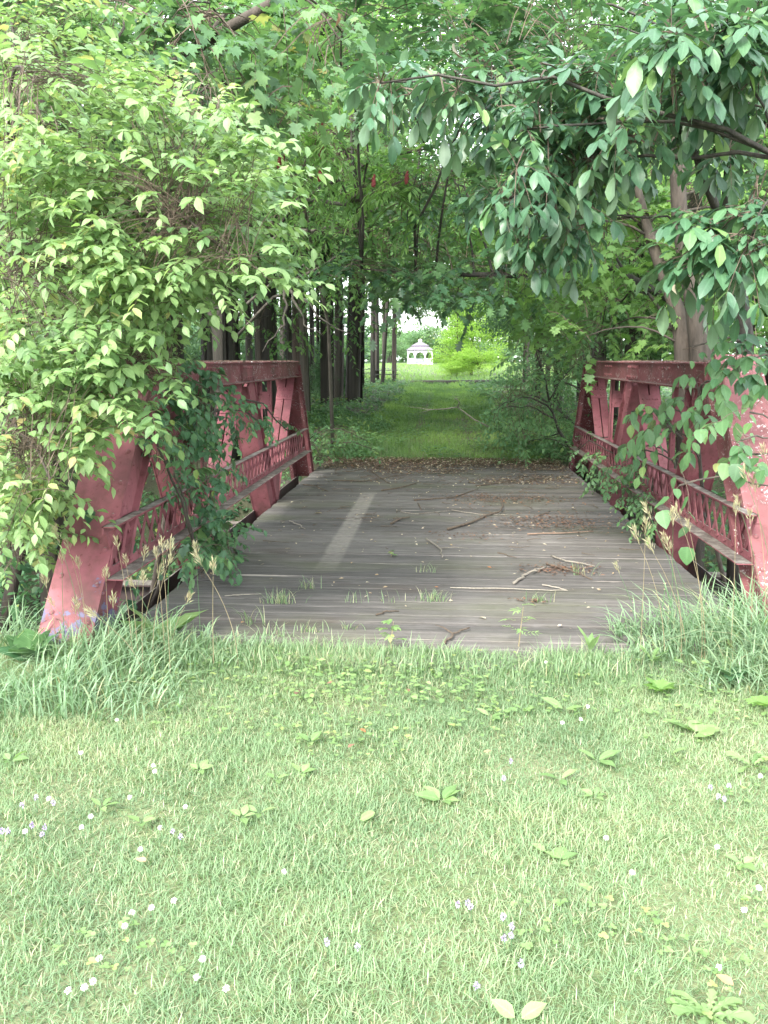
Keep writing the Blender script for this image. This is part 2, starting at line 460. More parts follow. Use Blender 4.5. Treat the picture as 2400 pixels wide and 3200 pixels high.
def lobed_tpl(half, curve=.15, fold=.12):
    """half outline from base to tip on the right side, mirrored; fan round the middle"""
    pts = [(x, y) for x, y in half] + [(-x, y) for x, y in half[-2:0:-1]]
    V = [(x, y, -curve * y * y + fold * abs(x) + (.05 if i % 2 else -.02)) for i, (x, y) in enumerate(pts)]
    c = len(V); V.append((0, .42, -.03))
    n = len(pts)
    return np.array(V, float), np.array([(c, i, (i + 1) % n) for i in range(n)], int)

TPL = {
    'ovate': leaf_tpl([0, .1, .3, .55, .8, 1], [0, .13, .26, .27, .14, 0], .25, .2, .012),
    'oval': leaf_tpl([0, .12, .36, .6, .83, 1], [0, .14, .27, .255, .10, 0], .22, .24, .015),
    'lance': leaf_tpl([0, .12, .35, .6, .82, 1], [0, .11, .19, .20, .10, 0], .22, .22, .012),
    'hick': leaf_tpl([0, .15, .4, .65, .85, 1], [0, .10, .19, .22, .13, 0], .22, .25, .014),
    'mid': leaf_tpl([0, .3, .7, 1], [0, .25, .22, 0], .25, .2),
    'small': leaf_tpl([0, .45, 1], [0, .27, 0], .3, .15),
    'spike': leaf_tpl([0, .4, 1], [0, .075, 0], .4, .1),
    'narrow': leaf_tpl([0, .4, 1], [0, .13, 0], .3, .15),
    'maple': lobed_tpl([(0, 0), (.22, -.04), (.50, .10), (.34, .26), (.60, .52), (.33, .52), (.26, .72), (.12, .66), (0, 1)]),
    'oak': lobed_tpl([(0, 0), (.10, .14), (.28, .22), (.13, .34), (.42, .50), (.17, .58), (.33, .80), (.12, .82), (0, 1)]),
    'grape': lobed_tpl([(0, .05), (.26, -.08), (.48, .12), (.42, .3), (.52, .5), (.3, .6), (.22, .8), (.1, .82), (0, 1)]),
    'heart': leaf_tpl([0, .06, .3, .6, .85, 1], [0, .30, .42, .34, .15, 0], .12, .15, .02),
    'dandelion': lobed_tpl([(0, 0), (.05, .15), (.12, .25), (.06, .33), (.16, .45), (.08, .52), (.19, .68), (.12, .74), (.17, .88), (0, 1)], .35, .3),
    'round': leaf_tpl([0, .2, .55, .85, 1], [0, .36, .46, .30, 0], .1, .1, .015),
}

def tpl_vein(tpl):
    V, T = TPL[tpl]
    if tpl in ('maple', 'oak', 'grape', 'dandelion'):
        return np.stack([np.zeros(len(V)), np.full(len(V), .05)], -1)
    return np.stack([(np.abs(V[:, 0]) < 1e-6) & (V[:, 1] < .999), V[:, 1]], -1).astype(float)

def expand(tpl, P, A, Nn, S, rnd):
    V, T = TPL[tpl] if isinstance(tpl, str) else tpl
    y = nrm(A); z = nrm(Nn - y * np.sum(Nn * y, -1, keepdims=True)); x = np.cross(y, z)
    S = np.broadcast_to(np.asarray(S, float), (len(P),))
    W = P[:, None] + S[:, None, None] * (V[None, :, :1] * x[:, None] + V[None, :, 1:2] * y[:, None] + V[None, :, 2:3] * z[:, None])
    n = len(V)
    TT = T[None] + (np.arange(len(P)) * n)[:, None, None]
    return W.reshape(-1, 3), TT.reshape(-1, 3), np.repeat(rnd, n)

class Leaves:
    """growing list of leaves: position, axis, normal, size, random value, template"""
    def __init__(self): self.a = []
    def add(self, tpl, P, A, Nn, S, rnd=None):
        if rnd is None: rnd = RNG.random(len(P))
        self.a.append((tpl, P, A, Nn, np.broadcast_to(np.asarray(S, float), (len(P),)).copy(), rnd))
    def mesh(self, name, mat, keep=None, origin=(0, 0, 0)):
        Vs, Ts, Rs, Es, n = [], [], [], [], 0
        for i, (tpl, P, A, Nn, S, r) in enumerate(self.a):
            k = slice(None) if keep is None else keep[i]
            V, T, R = expand(tpl, P[k], A[k], Nn[k], S[k], r[k])
            Vs.append(V); Ts.append(T + n); Rs.append(R); n += len(V); Es.append(np.tile(tpl_vein(tpl), (len(P[k]), 1)))
        return mesh_np(name, np.concatenate(Vs) - np.array(origin), np.concatenate(Ts), None, np.concatenate(Rs), mat, vein=np.concatenate(Es))

_leafvar = {}
def leaf_variant(tpl, mat, lvl):
    k = (tpl, mat.name, lvl)
    if k not in _leafvar:
        V, T = TPL[tpl]
        _leafvar[k] = mesh_np('leaf', V, T, None, np.full(len(V), (lvl + .5) / 12), mat, vein=tpl_vein(tpl))
    return _leafvar[k]

def finish_leaves(lv, root, mat, n_single=300, part='leaf', mass='foliage'):
    """the n_single leaves that show largest become parts of their own, the rest one mass"""
    origin = np.array(root.location)
    keep, cand = [], []
    for i, (tpl, P, A, Nn, S, r) in enumerate(lv.a):
        q = project(P)
        ok = (q[:, 2] > .3) & (q[:, 0] > 0) & (q[:, 0] < 2400) & (q[:, 1] > 0) & (q[:, 1] < 3200)
        sc = np.where(ok, S / np.maximum(q[:, 2], .3), -1)
        keep.append(np.ones(len(P), bool))
        cand += [(sc[j], i, j) for j in np.argsort(-sc)[:n_single] if sc[j] > 0]
    cand.sort(reverse=True)
    for _, i, j in cand[:n_single]:
        tpl, P, A, Nn, S, r = lv.a[i]
        keep[i][j] = False
        y = nrm(A[j]); z = nrm(Nn[j] - y * np.dot(Nn[j], y)); x = np.cross(y, z)
        o = bpy.data.objects.new(part, leaf_variant(tpl, mat, int(min(11, r[j] * 12))))
        COL.objects.link(o); o.parent = root
        p = P[j] - origin; s = S[j]
        o.matrix_local = Matrix(((x[0] * s, y[0] * s, z[0] * s, p[0]), (x[1] * s, y[1] * s, z[1] * s, p[1]),
                                 (x[2] * s, y[2] * s, z[2] * s, p[2]), (0, 0, 0, 1)))
    if any(k.any() for k in keep):
        tag(link(mass, lv.mesh(mass, mat, keep, origin), root), kind='stuff')

def rand_unit(n):
    return nrm(RNG.normal(size=(n, 3)))

UP = np.array([0, 0, 1.0])

def sprays(lv, tpl, O, D, L, n, size, sag=.25, hang=.35, arr='alt', jit=.25, up=1.0, sizevar=.25, patch=None):
    """leafy twigs: O origins, D directions, L lengths; returns the twig curves"""
    O = np.asarray(O, float); S = len(O)
    D = nrm(np.asarray(D, float)); L = np.broadcast_to(np.asarray(L, float), (S,))
    K = 4
    tc = np.linspace(0, 1, K)
    curve = O[:, None] + D[:, None] * (L[:, None] * tc)[..., None] - UP * (sag * L[:, None] * tc ** 2)[..., None]
    base = RNG.random(S)
    if arr == 'alt':
        t = np.linspace(.12, 1, n); sg = np.where(np.arange(n) % 2, 1.0, -1.0); lat = np.full(n, .9); lat[-1] = .1
        sc = np.interp(t, [0, .5, 1], [.8, 1, .9])
    else:                                   # leaflet pairs and one at the tip
        m = (n - 1) // 2
        tp = np.linspace(.28 if m > 2 else .45, .93, m)
        t = np.concatenate([np.repeat(tp, 2), [1.0]]); sg = np.concatenate([np.tile([1., -1.], m), [0.]])
        lat = np.full(n, .9); sc = np.concatenate([np.repeat(np.linspace(.68, .95, m), 2), [1.08]])
    P = O[:, None] + D[:, None] * (L[:, None] * t)[..., None] - UP * (sag * L[:, None] * t ** 2)[..., None]
    T = nrm(D[:, None] - UP * (2 * sag * t)[None, :, None])
    side = nrm(np.cross(T, UP + rand_unit(S)[:, None] * .35))
    A = T * (.55 if arr == 'alt' else .75) + side * (sg * lat)[None, :, None] - UP * hang + rand_unit(S * n).reshape(S, n, 3) * jit
    Nn = UP * up + T * .25 + rand_unit(S * n).reshape(S, n, 3) * (jit * 1.3) + side * (sg * .15)[None, :, None]
    sz = size * sc[None] * (1 + sizevar * (RNG.random((S, n)) - .5) * 2) * (.85 + .3 * RNG.random((S, 1)))
    rnd = np.clip(.25 * RNG.random((S, n)) + .75 * base[:, None] ** 1.1 * .95 + .04 * RNG.normal(size=(S, n)), 0, .93)
    odd = RNG.random((S, n)) < .035
    rnd = np.where(odd, RNG.random((S, n)) * .12 + .88, rnd)
    if patch is not None: rnd = np.clip(rnd + patch, 0, 1)
    lv.add(tpl, P.reshape(-1, 3), A.reshape(-1, 3), Nn.reshape(-1, 3), sz.ravel(), rnd.ravel())
    return curve

def tubes_np(curves, r0, r1, sides=3):
    """many thin tapered twigs at once: curves (S,K,3)"""
    S, K, _ = curves.shape
    T = nrm(np.gradient(curves, axis=1))
    U = nrm(np.cross(T, np.array([.3, .2, 1.0]))); W = np.cross(T, U)
    a = np.linspace(0, 2 * np.pi, sides, endpoint=False)
    r0 = np.broadcast_to(np.asarray(r0, float), (S,)); r1 = np.broadcast_to(np.asarray(r1, float), (S,))
    r = r0[:, None] + (r1 - r0)[:, None] * np.linspace(0, 1, K)[None]
    V = curves[:, :, None] + r[:, :, None, None] * (U[:, :, None] * np.cos(a)[None, None, :, None] + W[:, :, None] * np.sin(a)[None, None, :, None])
    i = (np.arange(S) * K * sides)[:, None, None] + (np.arange(K - 1) * sides)[None, :, None]
    j = np.arange(sides)[None, None]; jn = (j + 1) % sides
    q = np.stack([i + j, i + jn, i + sides + jn, i + sides + j], -1).reshape(-1, 4)
    return V.reshape(-1, 3), q

def bez(A, B, lift, n=7, wob=.0):
    A, B = np.array(A, float), np.array(B, float)
    t = np.linspace(0, 1, n)[:, None]
    c = A * (1 - t) + B * t + UP * lift * (4 * t * (1 - t))
    if wob:
        w = RNG.normal(size=(n, 3)) * wob; w[0] = 0; w[-1] = 0
        c = c + w
    return c

def in_poly(poly, n):
    poly = np.array(poly, float); lo, hi = poly.min(0), poly.max(0)
    out = []; tot = 0
    while tot < n:
        p = lo + (hi - lo) * RNG.random((n * 3, 2))
        c = np.zeros(len(p), bool); j = len(poly) - 1
        for i in range(len(poly)):
            xi, yi = poly[i]; xj, yj = poly[j]
            c ^= ((yi > p[:, 1]) != (yj > p[:, 1])) & (p[:, 0] < (xj - xi) * (p[:, 1] - yi) / (yj - yi + 1e-9) + xi)
            j = i
        out.append(p[c]); tot += c.sum()
    return np.concatenate(out)[:n]

def cloud(poly, y0, y1, n, clump=.0, seed=3, scale=160., bias=1.0):
    """n points filling a silhouette between depths y0 and y1, thinned into clumps"""
    k = n * 3 if clump else n
    p = in_poly(poly, k)
    if clump:
        w = vnoise(p[:, 0] / scale, p[:, 1] / scale, seed) * .6 + vnoise(p[:, 0] / scale * 2.3, p[:, 1] / scale * 2.3, seed + 1) * .4
        p = p[np.argsort(-(w + (1 - clump) * RNG.normal(size=k) * 1.2))[:n]]
        RNG.shuffle(p)
    return at(p[:, 0], p[:, 1], y0 + (y1 - y0) * RNG.random(len(p)) ** bias)

def branch_system(root, trunks, O, n_limbs, mat, bark_, r_limb=.025, twig_r=.006, pull=.3, lift=.15, limb_name='branch', wob=.03):
    """trunks: list of (points, radii); limbs to a subset of spray origins; thin twigs from sprays to limbs"""
    origin = np.array(root.location)
    for pts, rad in trunks:
        mb = MB(origin); mb.tube(pts, rad, 9); mb.build('trunk', bark_, root, sm=True)
    tp = np.concatenate([np.array([np.array(p[0]) * (1 - f) + np.array(p[1]) * f for f in np.linspace(0, 1, 6) for p in zip(pts[:-1], pts[1:])]) for pts, _ in trunks])
    idx = [int(RNG.integers(len(O)))]
    dmin = np.linalg.norm(O - O[idx[0]], axis=1)
    for _ in range(n_limbs - 1):
        k = int(np.argmax(dmin * (.7 + .3 * RNG.random(len(O))))); idx.append(k)
        dmin = np.minimum(dmin, np.linalg.norm(O - O[k], axis=1))
    limb_pts = []
    for k in idx:
        e = O[k]
        d = np.linalg.norm(tp - e, axis=1) + np.maximum(0, tp[:, 2] - e[2] + .1) * 1.5
        s = tp[int(np.argmin(d))]
        c = bez(s, e, lift * np.linalg.norm(e - s), 8, wob * np.linalg.norm(e - s) * .4)
        Ln = np.linalg.norm(e - s)
        mb = MB(origin); mb.tube(c, np.linspace(r_limb * min(1.4, .4 + Ln * .4), .006, 8), 5); mb.build(limb_name, mat, root, sm=True)
        limb_pts.append(c[2:])
    limb_pts = np.concatenate(limb_pts)
    st = np.empty_like(O)
    for a in range(0, len(O), 400):
        d = np.linalg.norm(O[a:a + 400, None] - limb_pts[None], axis=2)
        st[a:a + 400] = limb_pts[np.argmin(d, 1)]
    t = np.linspace(0, 1, 4)
    ln = np.linalg.norm(O - st, axis=1)
    st = O - (O - st) * np.minimum(1, .38 / np.maximum(ln, 1e-6))[:, None]
    st = st + rand_unit(len(O)) * .09
    ln = np.minimum(ln, .38)
    cur = st[:, None] * (1 - t)[None, :, None] + O[:, None] * t[None, :, None] + UP * (.12 * ln[:, None] * (4 * t * (1 - t)))[..., None]
    return cur, nrm(O - st + 1e-4)

def add_twigs(root, curves_list, mat, r0=.004, r1=.0015, name='twigs'):
    Vs, Qs, n = [], [], 0
    for c, a, b in curves_list:
        V, q = tubes_np(c, a, b); Vs.append(V); Qs.append(q + n); n += len(V)
    o = link(name, mesh_np(name, np.concatenate(Vs) - np.array(root.location), None, np.concatenate(Qs), None, mat), root)
    return tag(o, kind='stuff')

# ------------------------------------------------------------------ ground
def ravine(x, y):
    c = 4.75 + .12 * np.sin(x * 1.3)
    r = smooth(c, c + 1.5, y) * (1 - smooth(12.0, 13.5, y))
    return r
def gz(x, y):
    x, y = np.asarray(x, float), np.asarray(y, float)
    z = -1.9 * ravine(x, y)
    z = z + .015 * vnoise(x * .7, y * .7, 5) - .01
    z = z + .75 * smooth(70, 125, y)
    side = smooth(1.6, 5, np.abs(x + .2)) * smooth(13.5, 17, y)
    z = z + side * (.12 + .10 * vnoise(x * .3, y * .3, 9))
    return z

def sheet(name, xs, ys, mat, dz=0.0):
    X, Y = np.meshgrid(xs, ys)
    V = np.stack([X, Y, gz(X, Y) + dz], -1).reshape(-1, 3)
    nx = len(xs)
    i = (np.arange(len(ys) - 1) * nx)[:, None] + np.arange(nx - 1)[None]
    q = np.stack([i, i + 1, i + nx + 1, i + nx], -1).reshape(-1, 4)
    return tag(link(name, mesh_np(name, V, None, q, None, mat, True)), kind='structure')

xs = np.unique(np.concatenate([np.linspace(-400, -30, 14), np.linspace(-30, 30, 81), np.linspace(30, 400, 14)]))
ys = np.unique(np.concatenate([np.linspace(-60, 0, 8), np.linspace(0, 16, 65), np.linspace(16, 130, 70), np.linspace(130, 600, 14)]))
sheet('ground', xs, ys, M['ground'])
sheet('lawn', np.linspace(-14, 14, 57), np.linspace(-12, 4.45, 40), M['lawn'], .006)
def path_cx(y): return -.25 - .004 * (y - 14) + .25 * np.sin(y * .05)
py_ = np.linspace(13.2, 82, 60)
Vp = []
for y in py_:
    w = 1.25 + .15 * math.sin(y * .8)
    for k in np.linspace(-1, 1, 9):
        x = path_cx(y) + k * w
        Vp.append((x, y, float(gz(x, y)) + .006))
qp = [(i * 9 + j, i * 9 + j + 1, (i + 1) * 9 + j + 1, (i + 1) * 9 + j) for i in range(59) for j in range(8)]
tag(link('path', mesh_np('path', Vp, None, qp, None, M['path'], True)), kind='structure')
wv = [(-40, 6.4, -1.78), (40, 6.4, -1.78), (40, 11.6, -1.78), (-40, 11.6, -1.78)]
tag(link('water', mesh_np('water', wv, None, [(0, 1, 2, 3)], None, M['water'])), kind='structure')

# stone abutments carrying the two ends
for y0, y1, lab in ((4.25, 4.7, 'concrete abutment under the near end of the plank deck'), (13.0, 13.45, 'concrete abutment under the far end of the plank deck')):
    mb = MB((0, y0, -1.9)); mb.box((-2.6, y0, -2.1), (2.6, y1, -.36)); mb.box((-2.6, y0 - .05, -.36), (2.6, y1 + .04, -.26))
    tag(mb.build('bridge_abutment', M['bark_grey'], None, (0, y0, -1.9)), lab, 'abutment')

# ------------------------------------------------------------------ deck
deck = thing('bridge_deck', 'weathered grey plank deck of the bridge between the two red trusses', 'bridge deck', (0, 4.3, 0))
y = 4.3
var = []
for k in range(10):
    nseg = 16
    xs_ = np.linspace(-1, 1, nseg)
    V = []
    for i, x in enumerate(xs_):
        e0, e1 = .012 + .030 * RNG.random(2)
        zz = .0012 * RNG.normal()
        V += [(x, e0, -.075), (x, e0, zz - .006), (x, e0 + .012, zz), (x, 1 - e1 - .012, zz + .001 * RNG.normal()), (x, 1 - e1, zz - .006), (x, 1 - e1, -.075)]
    q = []
    for i in range(nseg - 1):
        for j in range(6):
            a, b_ = i * 6 + j, i * 6 + (j + 1) % 6
            q.append((a, b_, b_ + 6, a + 6))
    t = [(0, j + 1, j) for j in range(1, 5)] + [((nseg - 1) * 6, (nseg - 1) * 6 + j, (nseg - 1) * 6 + j + 1) for j in range(1, 5)]
    q = [x[::-1] for x in q]
    var.append((np.array(V), np.array(q), np.array(t)))
plank_me = []
for k, (V, q, t) in enumerate(var):
    W = V.copy(); W[:, 0] *= 1.95
    W[:, 1] *= .150
    me = mesh_np('plank', W, t[:, ::-1], q, None, M['deck']); plank_me.append(me)
k = 0
while y < 13.42:
    w = .155
    o = link('plank', plank_me[int(RNG.integers(10))], deck, (RNG.normal() * .005, y - 4.3, .0028 * RNG.normal()))
    o.rotation_euler = (.010 * RNG.normal(), 0, .0012 * RNG.normal())
    o.scale = (1, 1 + .03 * RNG.normal(), 1)
    y += w
for x in (-1.85, -1.1, -.37, .37, 1.1, 1.85):
    mb = MB((0, 4.3, 0)); mb.box((x - .06, 4.32, -.10), (x + .06, 13.4, -.082)); mb.box((x - .008, 4.32, -.30), (x + .008, 13.4, -.10))
    mb.build('stringer', M['steel'], deck)

# ------------------------------------------------------------------ trusses
def rivet_mesh():
    mb = MB(); mb.dome((0, 0, 0), (0, 0, 1), 1, .7, 8)
    return {k: mb.mesh('rivet', M[k], True) for k in ('steel', 'steel_foot', 'steel_lichen', 'steel_top')}
RIV = rivet_mesh()
def rivet(parent, P, Nn, r, mat='steel'):
    """a rivet head as its own piece; its parent sits at the truss origin"""
    o = bpy.data.objects.new('rivet', RIV[mat]); COL.objects.link(o); o.parent = parent
    o.matrix_local = Matrix.Translation(Vector(P)) @ Vector(Nn).to_track_quat('Z', 'Y').to_matrix().to_4x4() @ Matrix.Scale(r, 4)
    return o

def build_truss(s, off, foot_mat, label):
    """s=-1 left, +1 right; local frame: x inward distance grows outward, y along the bridge, z up from the deck"""
    root = thing('bridge_truss', label, 'truss', (0, off, 0))
    def X(u): return s * (2.0 + u)               # u = outward from the inner face
    def bx(mb, u0, u1, y0, y1, z0, z1):
        a, b_ = sorted((X(u0), X(u1))); mb.box((a, y0, z0), (b_, y1, z1))
    def bm(mb, A, B, u0, u1, w0, w1):
        a, b_ = sorted((X(u0), X(u1)))
        mb.beam((0, A[0], A[1]), (0, B[0], B[1]), a, b_, w0, w1)
    B_ = [4.95, 7.65, 10.45, 13.2]; T_ = [6.35, 9.08, 11.95]
    ZT, ZB = 1.51, -.18
    W = .27
    # ---- top chord: two webs, cover plate, edge angles, jagged row of rivets
    mb = MB(); y0, y1 = T_[0] - .02, T_[2] + .22
    bx(mb, .012, .024, y0, y1, 1.42, 1.612); bx(mb, W - .024, W - .012, y0, y1, 1.42, 1.612)
    bx(mb, .0, .012, y0, y1, 1.425, 1.442); bx(mb, -.045, .0, y0, y1, 1.425, 1.435)
    bx(mb, W - .012, W + .035, y0, y1, 1.425, 1.437)
    bx(mb, -.012, W + .012, y0 - .02, y1 + .03, 1.614, 1.626)
    chord = mb.build('top_chord', M['steel_top'], root)
    rv = MB()
    for yy in np.arange(y0 + .05, y1, .075):
        rv.dome((X(.02), yy, 1.626), (0, 0, 1), .017); rv.dome((X(W - .02), yy, 1.626), (0, 0, 1), .017)
        rv.dome((X(-.028), yy, 1.425), (0, 0, -1), .015)
    tag(rv.build('rivets', M['steel_top'], chord), kind='stuff')
    # litter crust along the chord top
    cr = MB()
    for yy in np.arange(y0, y1, .05):
        w = .02 + .03 * random.random(); h = .004 + .016 * random.random(); u = random.uniform(0, W - .05)
        bx(cr, u, u + w * 2, yy, yy + .07, 1.6265, 1.6265 + h)
    tag(cr.build('litter_crust', M['mulch'], chord), kind='stuff')
    for yy in (T_[1],):
        mb = MB(); bx(mb, -.012, .011, yy - .22, yy + .22, 1.447, 1.6); p = mb.build('splice_plate', M['steel_top'], chord)
    for yy in np.concatenate([np.linspace(T_[1] - .19, T_[1] + .19, 5), np.linspace(T_[1] + 1.12, T_[1] + 1.48, 4), np.linspace(T_[1] - 1.48, T_[1] - 1.12, 4)]):
        for zz in (1.475, 1.575): rivet(chord, (X(-.012), yy, zz), (-s, 0, 0), .017, 'steel_top')
    # ---- inclined end posts
    for (fb, ft, near) in (((B_[0], ZB), (T_[0], ZT), 1), ((B_[3], ZB), (T_[2] + .12, ZT), 0)):
        A, Bv = np.array(fb), np.array(ft)
        t = (Bv - A) / np.linalg.norm(Bv - A); n_ = np.array([-t[1], t[0]])   # normal, up and toward the near end for the near post
        if not near: n_ = -n_
        def pt(a, h): return A + t * a + n_ * h
        Ln = np.linalg.norm(Bv - A) + (.14 if near else .02)
        fm = foot_mat if near else M['steel_top']
        mb = MB()
        def slab(u0, u1, h0, h1, a0=0.0, a1=None):
            a1 = Ln if a1 is None else a1
            P = [pt(a, h) for a in (a0, a1) for h in (h0, h1)]
            xa, xb = sorted((X(u0), X(u1)))
            V = []
            for xx in (xa, xb): V += [(xx, P[0][0], P[0][1]), (xx, P[2][0], P[2][1]), (xx, P[3][0], P[3][1]), (xx, P[1][0], P[1][1])]
            mb.add(V, [(0, 1, 2, 3), (7, 6, 5, 4), (0, 4, 5, 1), (1, 5, 6, 2), (2, 6, 7, 3), (3, 7, 4, 0)])
        slab(-.02, W + .03, .10, .113)                       # cover plate
        slab(.006, .016, -.115, .10); slab(W - .016, W - .006, -.115, .10)   # webs
        slab(-.02, .006, .078, .10)                          # edge angle
        slab(-.035, .006, -.118, -.105); slab(W - .006, W + .035, -.118, -.105)
        post = mb.build('end_post', fm, root)
        mname = fm.name
        for a in np.arange(.12, Ln, .235):
            for u in (.02, W - .02):
                p = pt(a + (.0 if u < .1 else .06), .113); rivet(post, (X(u), p[0], p[1]), (0, n_[0], n_[1]), .018, mname)
        for a in np.arange(.10, Ln, .15):
            p = pt(a, .088); rivet(post, (X(-.02), p[0], p[1]), (-s, 0, 0), .013, mname)
        if not near:                                          # open lacing on the inner face of the far post
            for k in range(5):
                a0 = .45 + k * .27
                p0, p1 = pt(a0, -.10), pt(a0 + .24, .07)
                if k % 2: p0, p1 = pt(a0, .07), pt(a0 + .24, -.10)
                m2 = MB(); a_, b_ = sorted((X(-.002), X(.006)))
                m2.beam((0, *p0), (0, *p1), a_, b_, -.025, .025); m2.build('lacing_bar', M['steel_top'], post)
        # gusset at the head
        mb = MB(); g = [(ft[0] - .24, 1.62), (ft[0] + .26, 1.62), (ft[0] + .20, 1.30), (ft[0] - .18 if near else ft[0] - .2, 1.30)]
        V = [(X(u), a, z) for u in (-.014, -.003) for a, z in g]
        mb.add(V, [(0, 1, 2, 3), (7, 6, 5, 4), (0, 4, 5, 1), (1, 5, 6, 2), (2, 6, 7, 3), (3, 7, 4, 0)])
        if near: mb.build('gusset_plate', fm, post)
    # ---- diagonals made of paired angles with tie plates
    def pair_diag(Tn, Bn, tilt):
        A, Bv = np.array((Tn, 1.43)), np.array((Bn, ZB))
        t = (Bv - A) / np.linalg.norm(Bv - A); n_ = np.array([t[1], -t[0]]) * (1 if tilt > 0 else -1)
        mb = MB()
        bm(mb, A, Bv, .02, .118, -.005, .005); bm(mb, A, Bv, .134, .232, -.005, .005)
        bm(mb, A, Bv, .108, .118, -.05, -.0055); bm(mb, A, Bv, .134, .144, -.05, -.0055)
        d = mb.build('diagonal', M['steel'], root)
        Ln = np.linalg.norm(Bv - A); sg = -1 if s * 0 == 0 else 1
        W_ = np.cross([0, t[0], t[1]], [1, 0, 0])            # beam's second axis
        for f in (.14, .80):
            c = A + t * Ln * f
            for h0, h1 in ((.006, .014),):
                pl = MB(); a_, b_ = sorted((X(.018), X(.234)))
                c0, c1 = c - t * .10, c + t * .10
                fs = -1 if W_[1] > 0 else 1                   # put the plate on the side facing the near end
                lo, hi = sorted((fs * h0, fs * h1))
                pl.beam((0, *c0), (0, *c1), a_, b_, lo, hi); pl.build('tie_plate', M['steel'], d)
                for u in (.05, .095, .157, .202):
                    for q_ in (-.05, .05):
                        p = np.array([0, *(c + t * q_)]) + W_ * fs * h1
                        rivet(d, (X(u), p[1], p[2]), W_ * fs, .015)
        return d
    pair_diag(T_[1] - .12, B_[1] + .05, 1); pair_diag(T_[2] - .02, B_[2] + .06, 1)
    # ---- channel diagonals
    for Tn, Bn in ((T_[1] + .14, B_[2] - .1), (T_[0] + .3, B_[1] - .1)):
        A, Bv = np.array((Tn, 1.43)), np.array((Bn, ZB))
        mb = MB()
        bm(mb, A, Bv, .015, .025, -.10, .10); bm(mb, A, Bv, .225, .235, -.10, .10)
        bm(mb, A, Bv, .0255, .2245, .085, .095); bm(mb, A, Bv, -.02, .0145, -.10, -.09)
        d = mb.build('diagonal', M['steel'], root)
        t = (Bv - A) / np.linalg.norm(Bv - A)
        gp = MB(); bm(gp, A - t * .02, A + t * .30, -.004, .0145, -.13, .13); gp.build('gusset_plate', M['steel'], d)
        W_ = np.cross([0, t[0], t[1]], [1, 0, 0])
        for a in (.06, .15, .24):
            for w in (-.09, .09):
                p = np.array([0, *(A + t * a)]) + W_ * w
                rivet(d, (X(-.004), p[1], p[2]), (-s, 0, 0), .015)
        # thin near-black plate, shade below the railing painted onto the diagonal
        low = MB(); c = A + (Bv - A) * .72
        bm(low, c, Bv + t * .1, .012, .24, -.106, -.1005); low.build('shade_plate', M['steel_dark_shade'], d)
    # ---- hangers: two pairs of angles with battens
    for Bn in (B_[1], B_[2]):
        mb = MB(); ya = Bn - .02
        for u0, u1 in ((.03, .085), (.145, .20)):
            bx(mb, u0, u1, ya - .005, ya + .005, -.30, 1.424)
        bx(mb, .03, .038, ya - .06, ya - .0055, -.30, 1.424); bx(mb, .192, .20, ya - .06, ya - .0055, -.30, 1.424)
        v = mb.build('vertical_post', M['steel'], root)
        for zz in (1.18, .58, .10):
            pl = MB(); bx(pl, .026, .204, ya - .014, ya - .0055, zz - .10, zz + .10); pl.build('batten_plate', M['steel'], v)
            for u in (.055, .172):
                for q_ in (-.06, .06): rivet(v, (X(u), ya - .014, zz + q_), (0, -1, 0), .016)
        # tapered gusset reaching down beside the deck
        g = [(Bn - .30, .42), (Bn + .28, .42), (Bn + .10, -.12), (Bn - .12, -.12)]
        mb = MB(); V = [(X(u), a, z) for u in (.004, .0155) for a, z in g]
        mb.add(V, [(0, 1, 2, 3), (7, 6, 5, 4), (0, 4, 5, 1), (1, 5, 6, 2), (2, 6, 7, 3), (3, 7, 4, 0)])
        gp = mb.build('gusset_plate', M['steel'], root)
        for zz, hw in ((.34, .22), (.18, .16), (.02, .10)):
            for q_ in (-hw, hw): rivet(gp, (X(.004), Bn + q_, zz), (-s, 0, 0), .015)
        # outrigger brace leaning from the floor beam to the top chord
        mb = MB(); mb.beam((X(1.0), Bn, -.35), (X(W + .02), Bn, 1.45), -.03, .03, -.03, .03, (0, 1, 0)); mb.build('outrigger_brace', M['steel'], root)
        mb = MB(); a_, b_ = sorted((X(1.1), X(-2.0))); mb.box((a_, Bn - .09, -.62), (b_, Bn + .09, -.60)); mb.box((a_, Bn - .006, -.60), (b_, Bn + .006, -.32)); mb.box((a_, Bn - .09, -.32), (b_, Bn + .09, -.305))
        mb.build('floor_beam', M['steel_dark_shade'], root)
    # ---- bottom chord
    mb = MB(); bx(mb, .02, .03, B_[0], B_[3], -.28, -.10); bx(mb, .22, .23, B_[0], B_[3], -.28, -.10)
    mb.build('bottom_chord', M['steel_dark_shade'], root)
    # ---- lattice railing along the inner face
    ya, yb = B_[0] + .33, T_[2] + .52
    if s < 0: yb -= .08
    rail = bpy.data.objects.new('lattice_railing', None); COL.objects.link(rail); rail.parent = root
    mb = MB(); bx(mb, -.022, -.014, ya, yb, .642, .69); bx(mb, -.085, -.0145, ya, yb, .682, .690)
    mb.build('top_rail', M['steel'], rail)
    mb = MB(); bx(mb, -.022, -.014, ya, yb, .375, .428); bx(mb, -.125, -.0225, ya, yb, .366, .374)
    mb.build('bottom_rail', M['steel'], rail)
    pitch = .165
    n = int((yb - ya - .1) / pitch)
    bar = {}
    for lean in (1, -1):
        mb = MB(); h = .262; run = .165 * lean
        mb.beam((0, -run / 2, -h / 2), (0, run / 2, h / 2), -.0032, .0032, -.017, .017)
        bar[lean] = mb.mesh('lattice_bar', M['steel'])
    for i in range(n):
        for lean in (1, -1):
            o = link('lattice_bar', bar[lean], rail, (X(-.025 if lean > 0 else -.011), ya + .13 + i * pitch, .534))
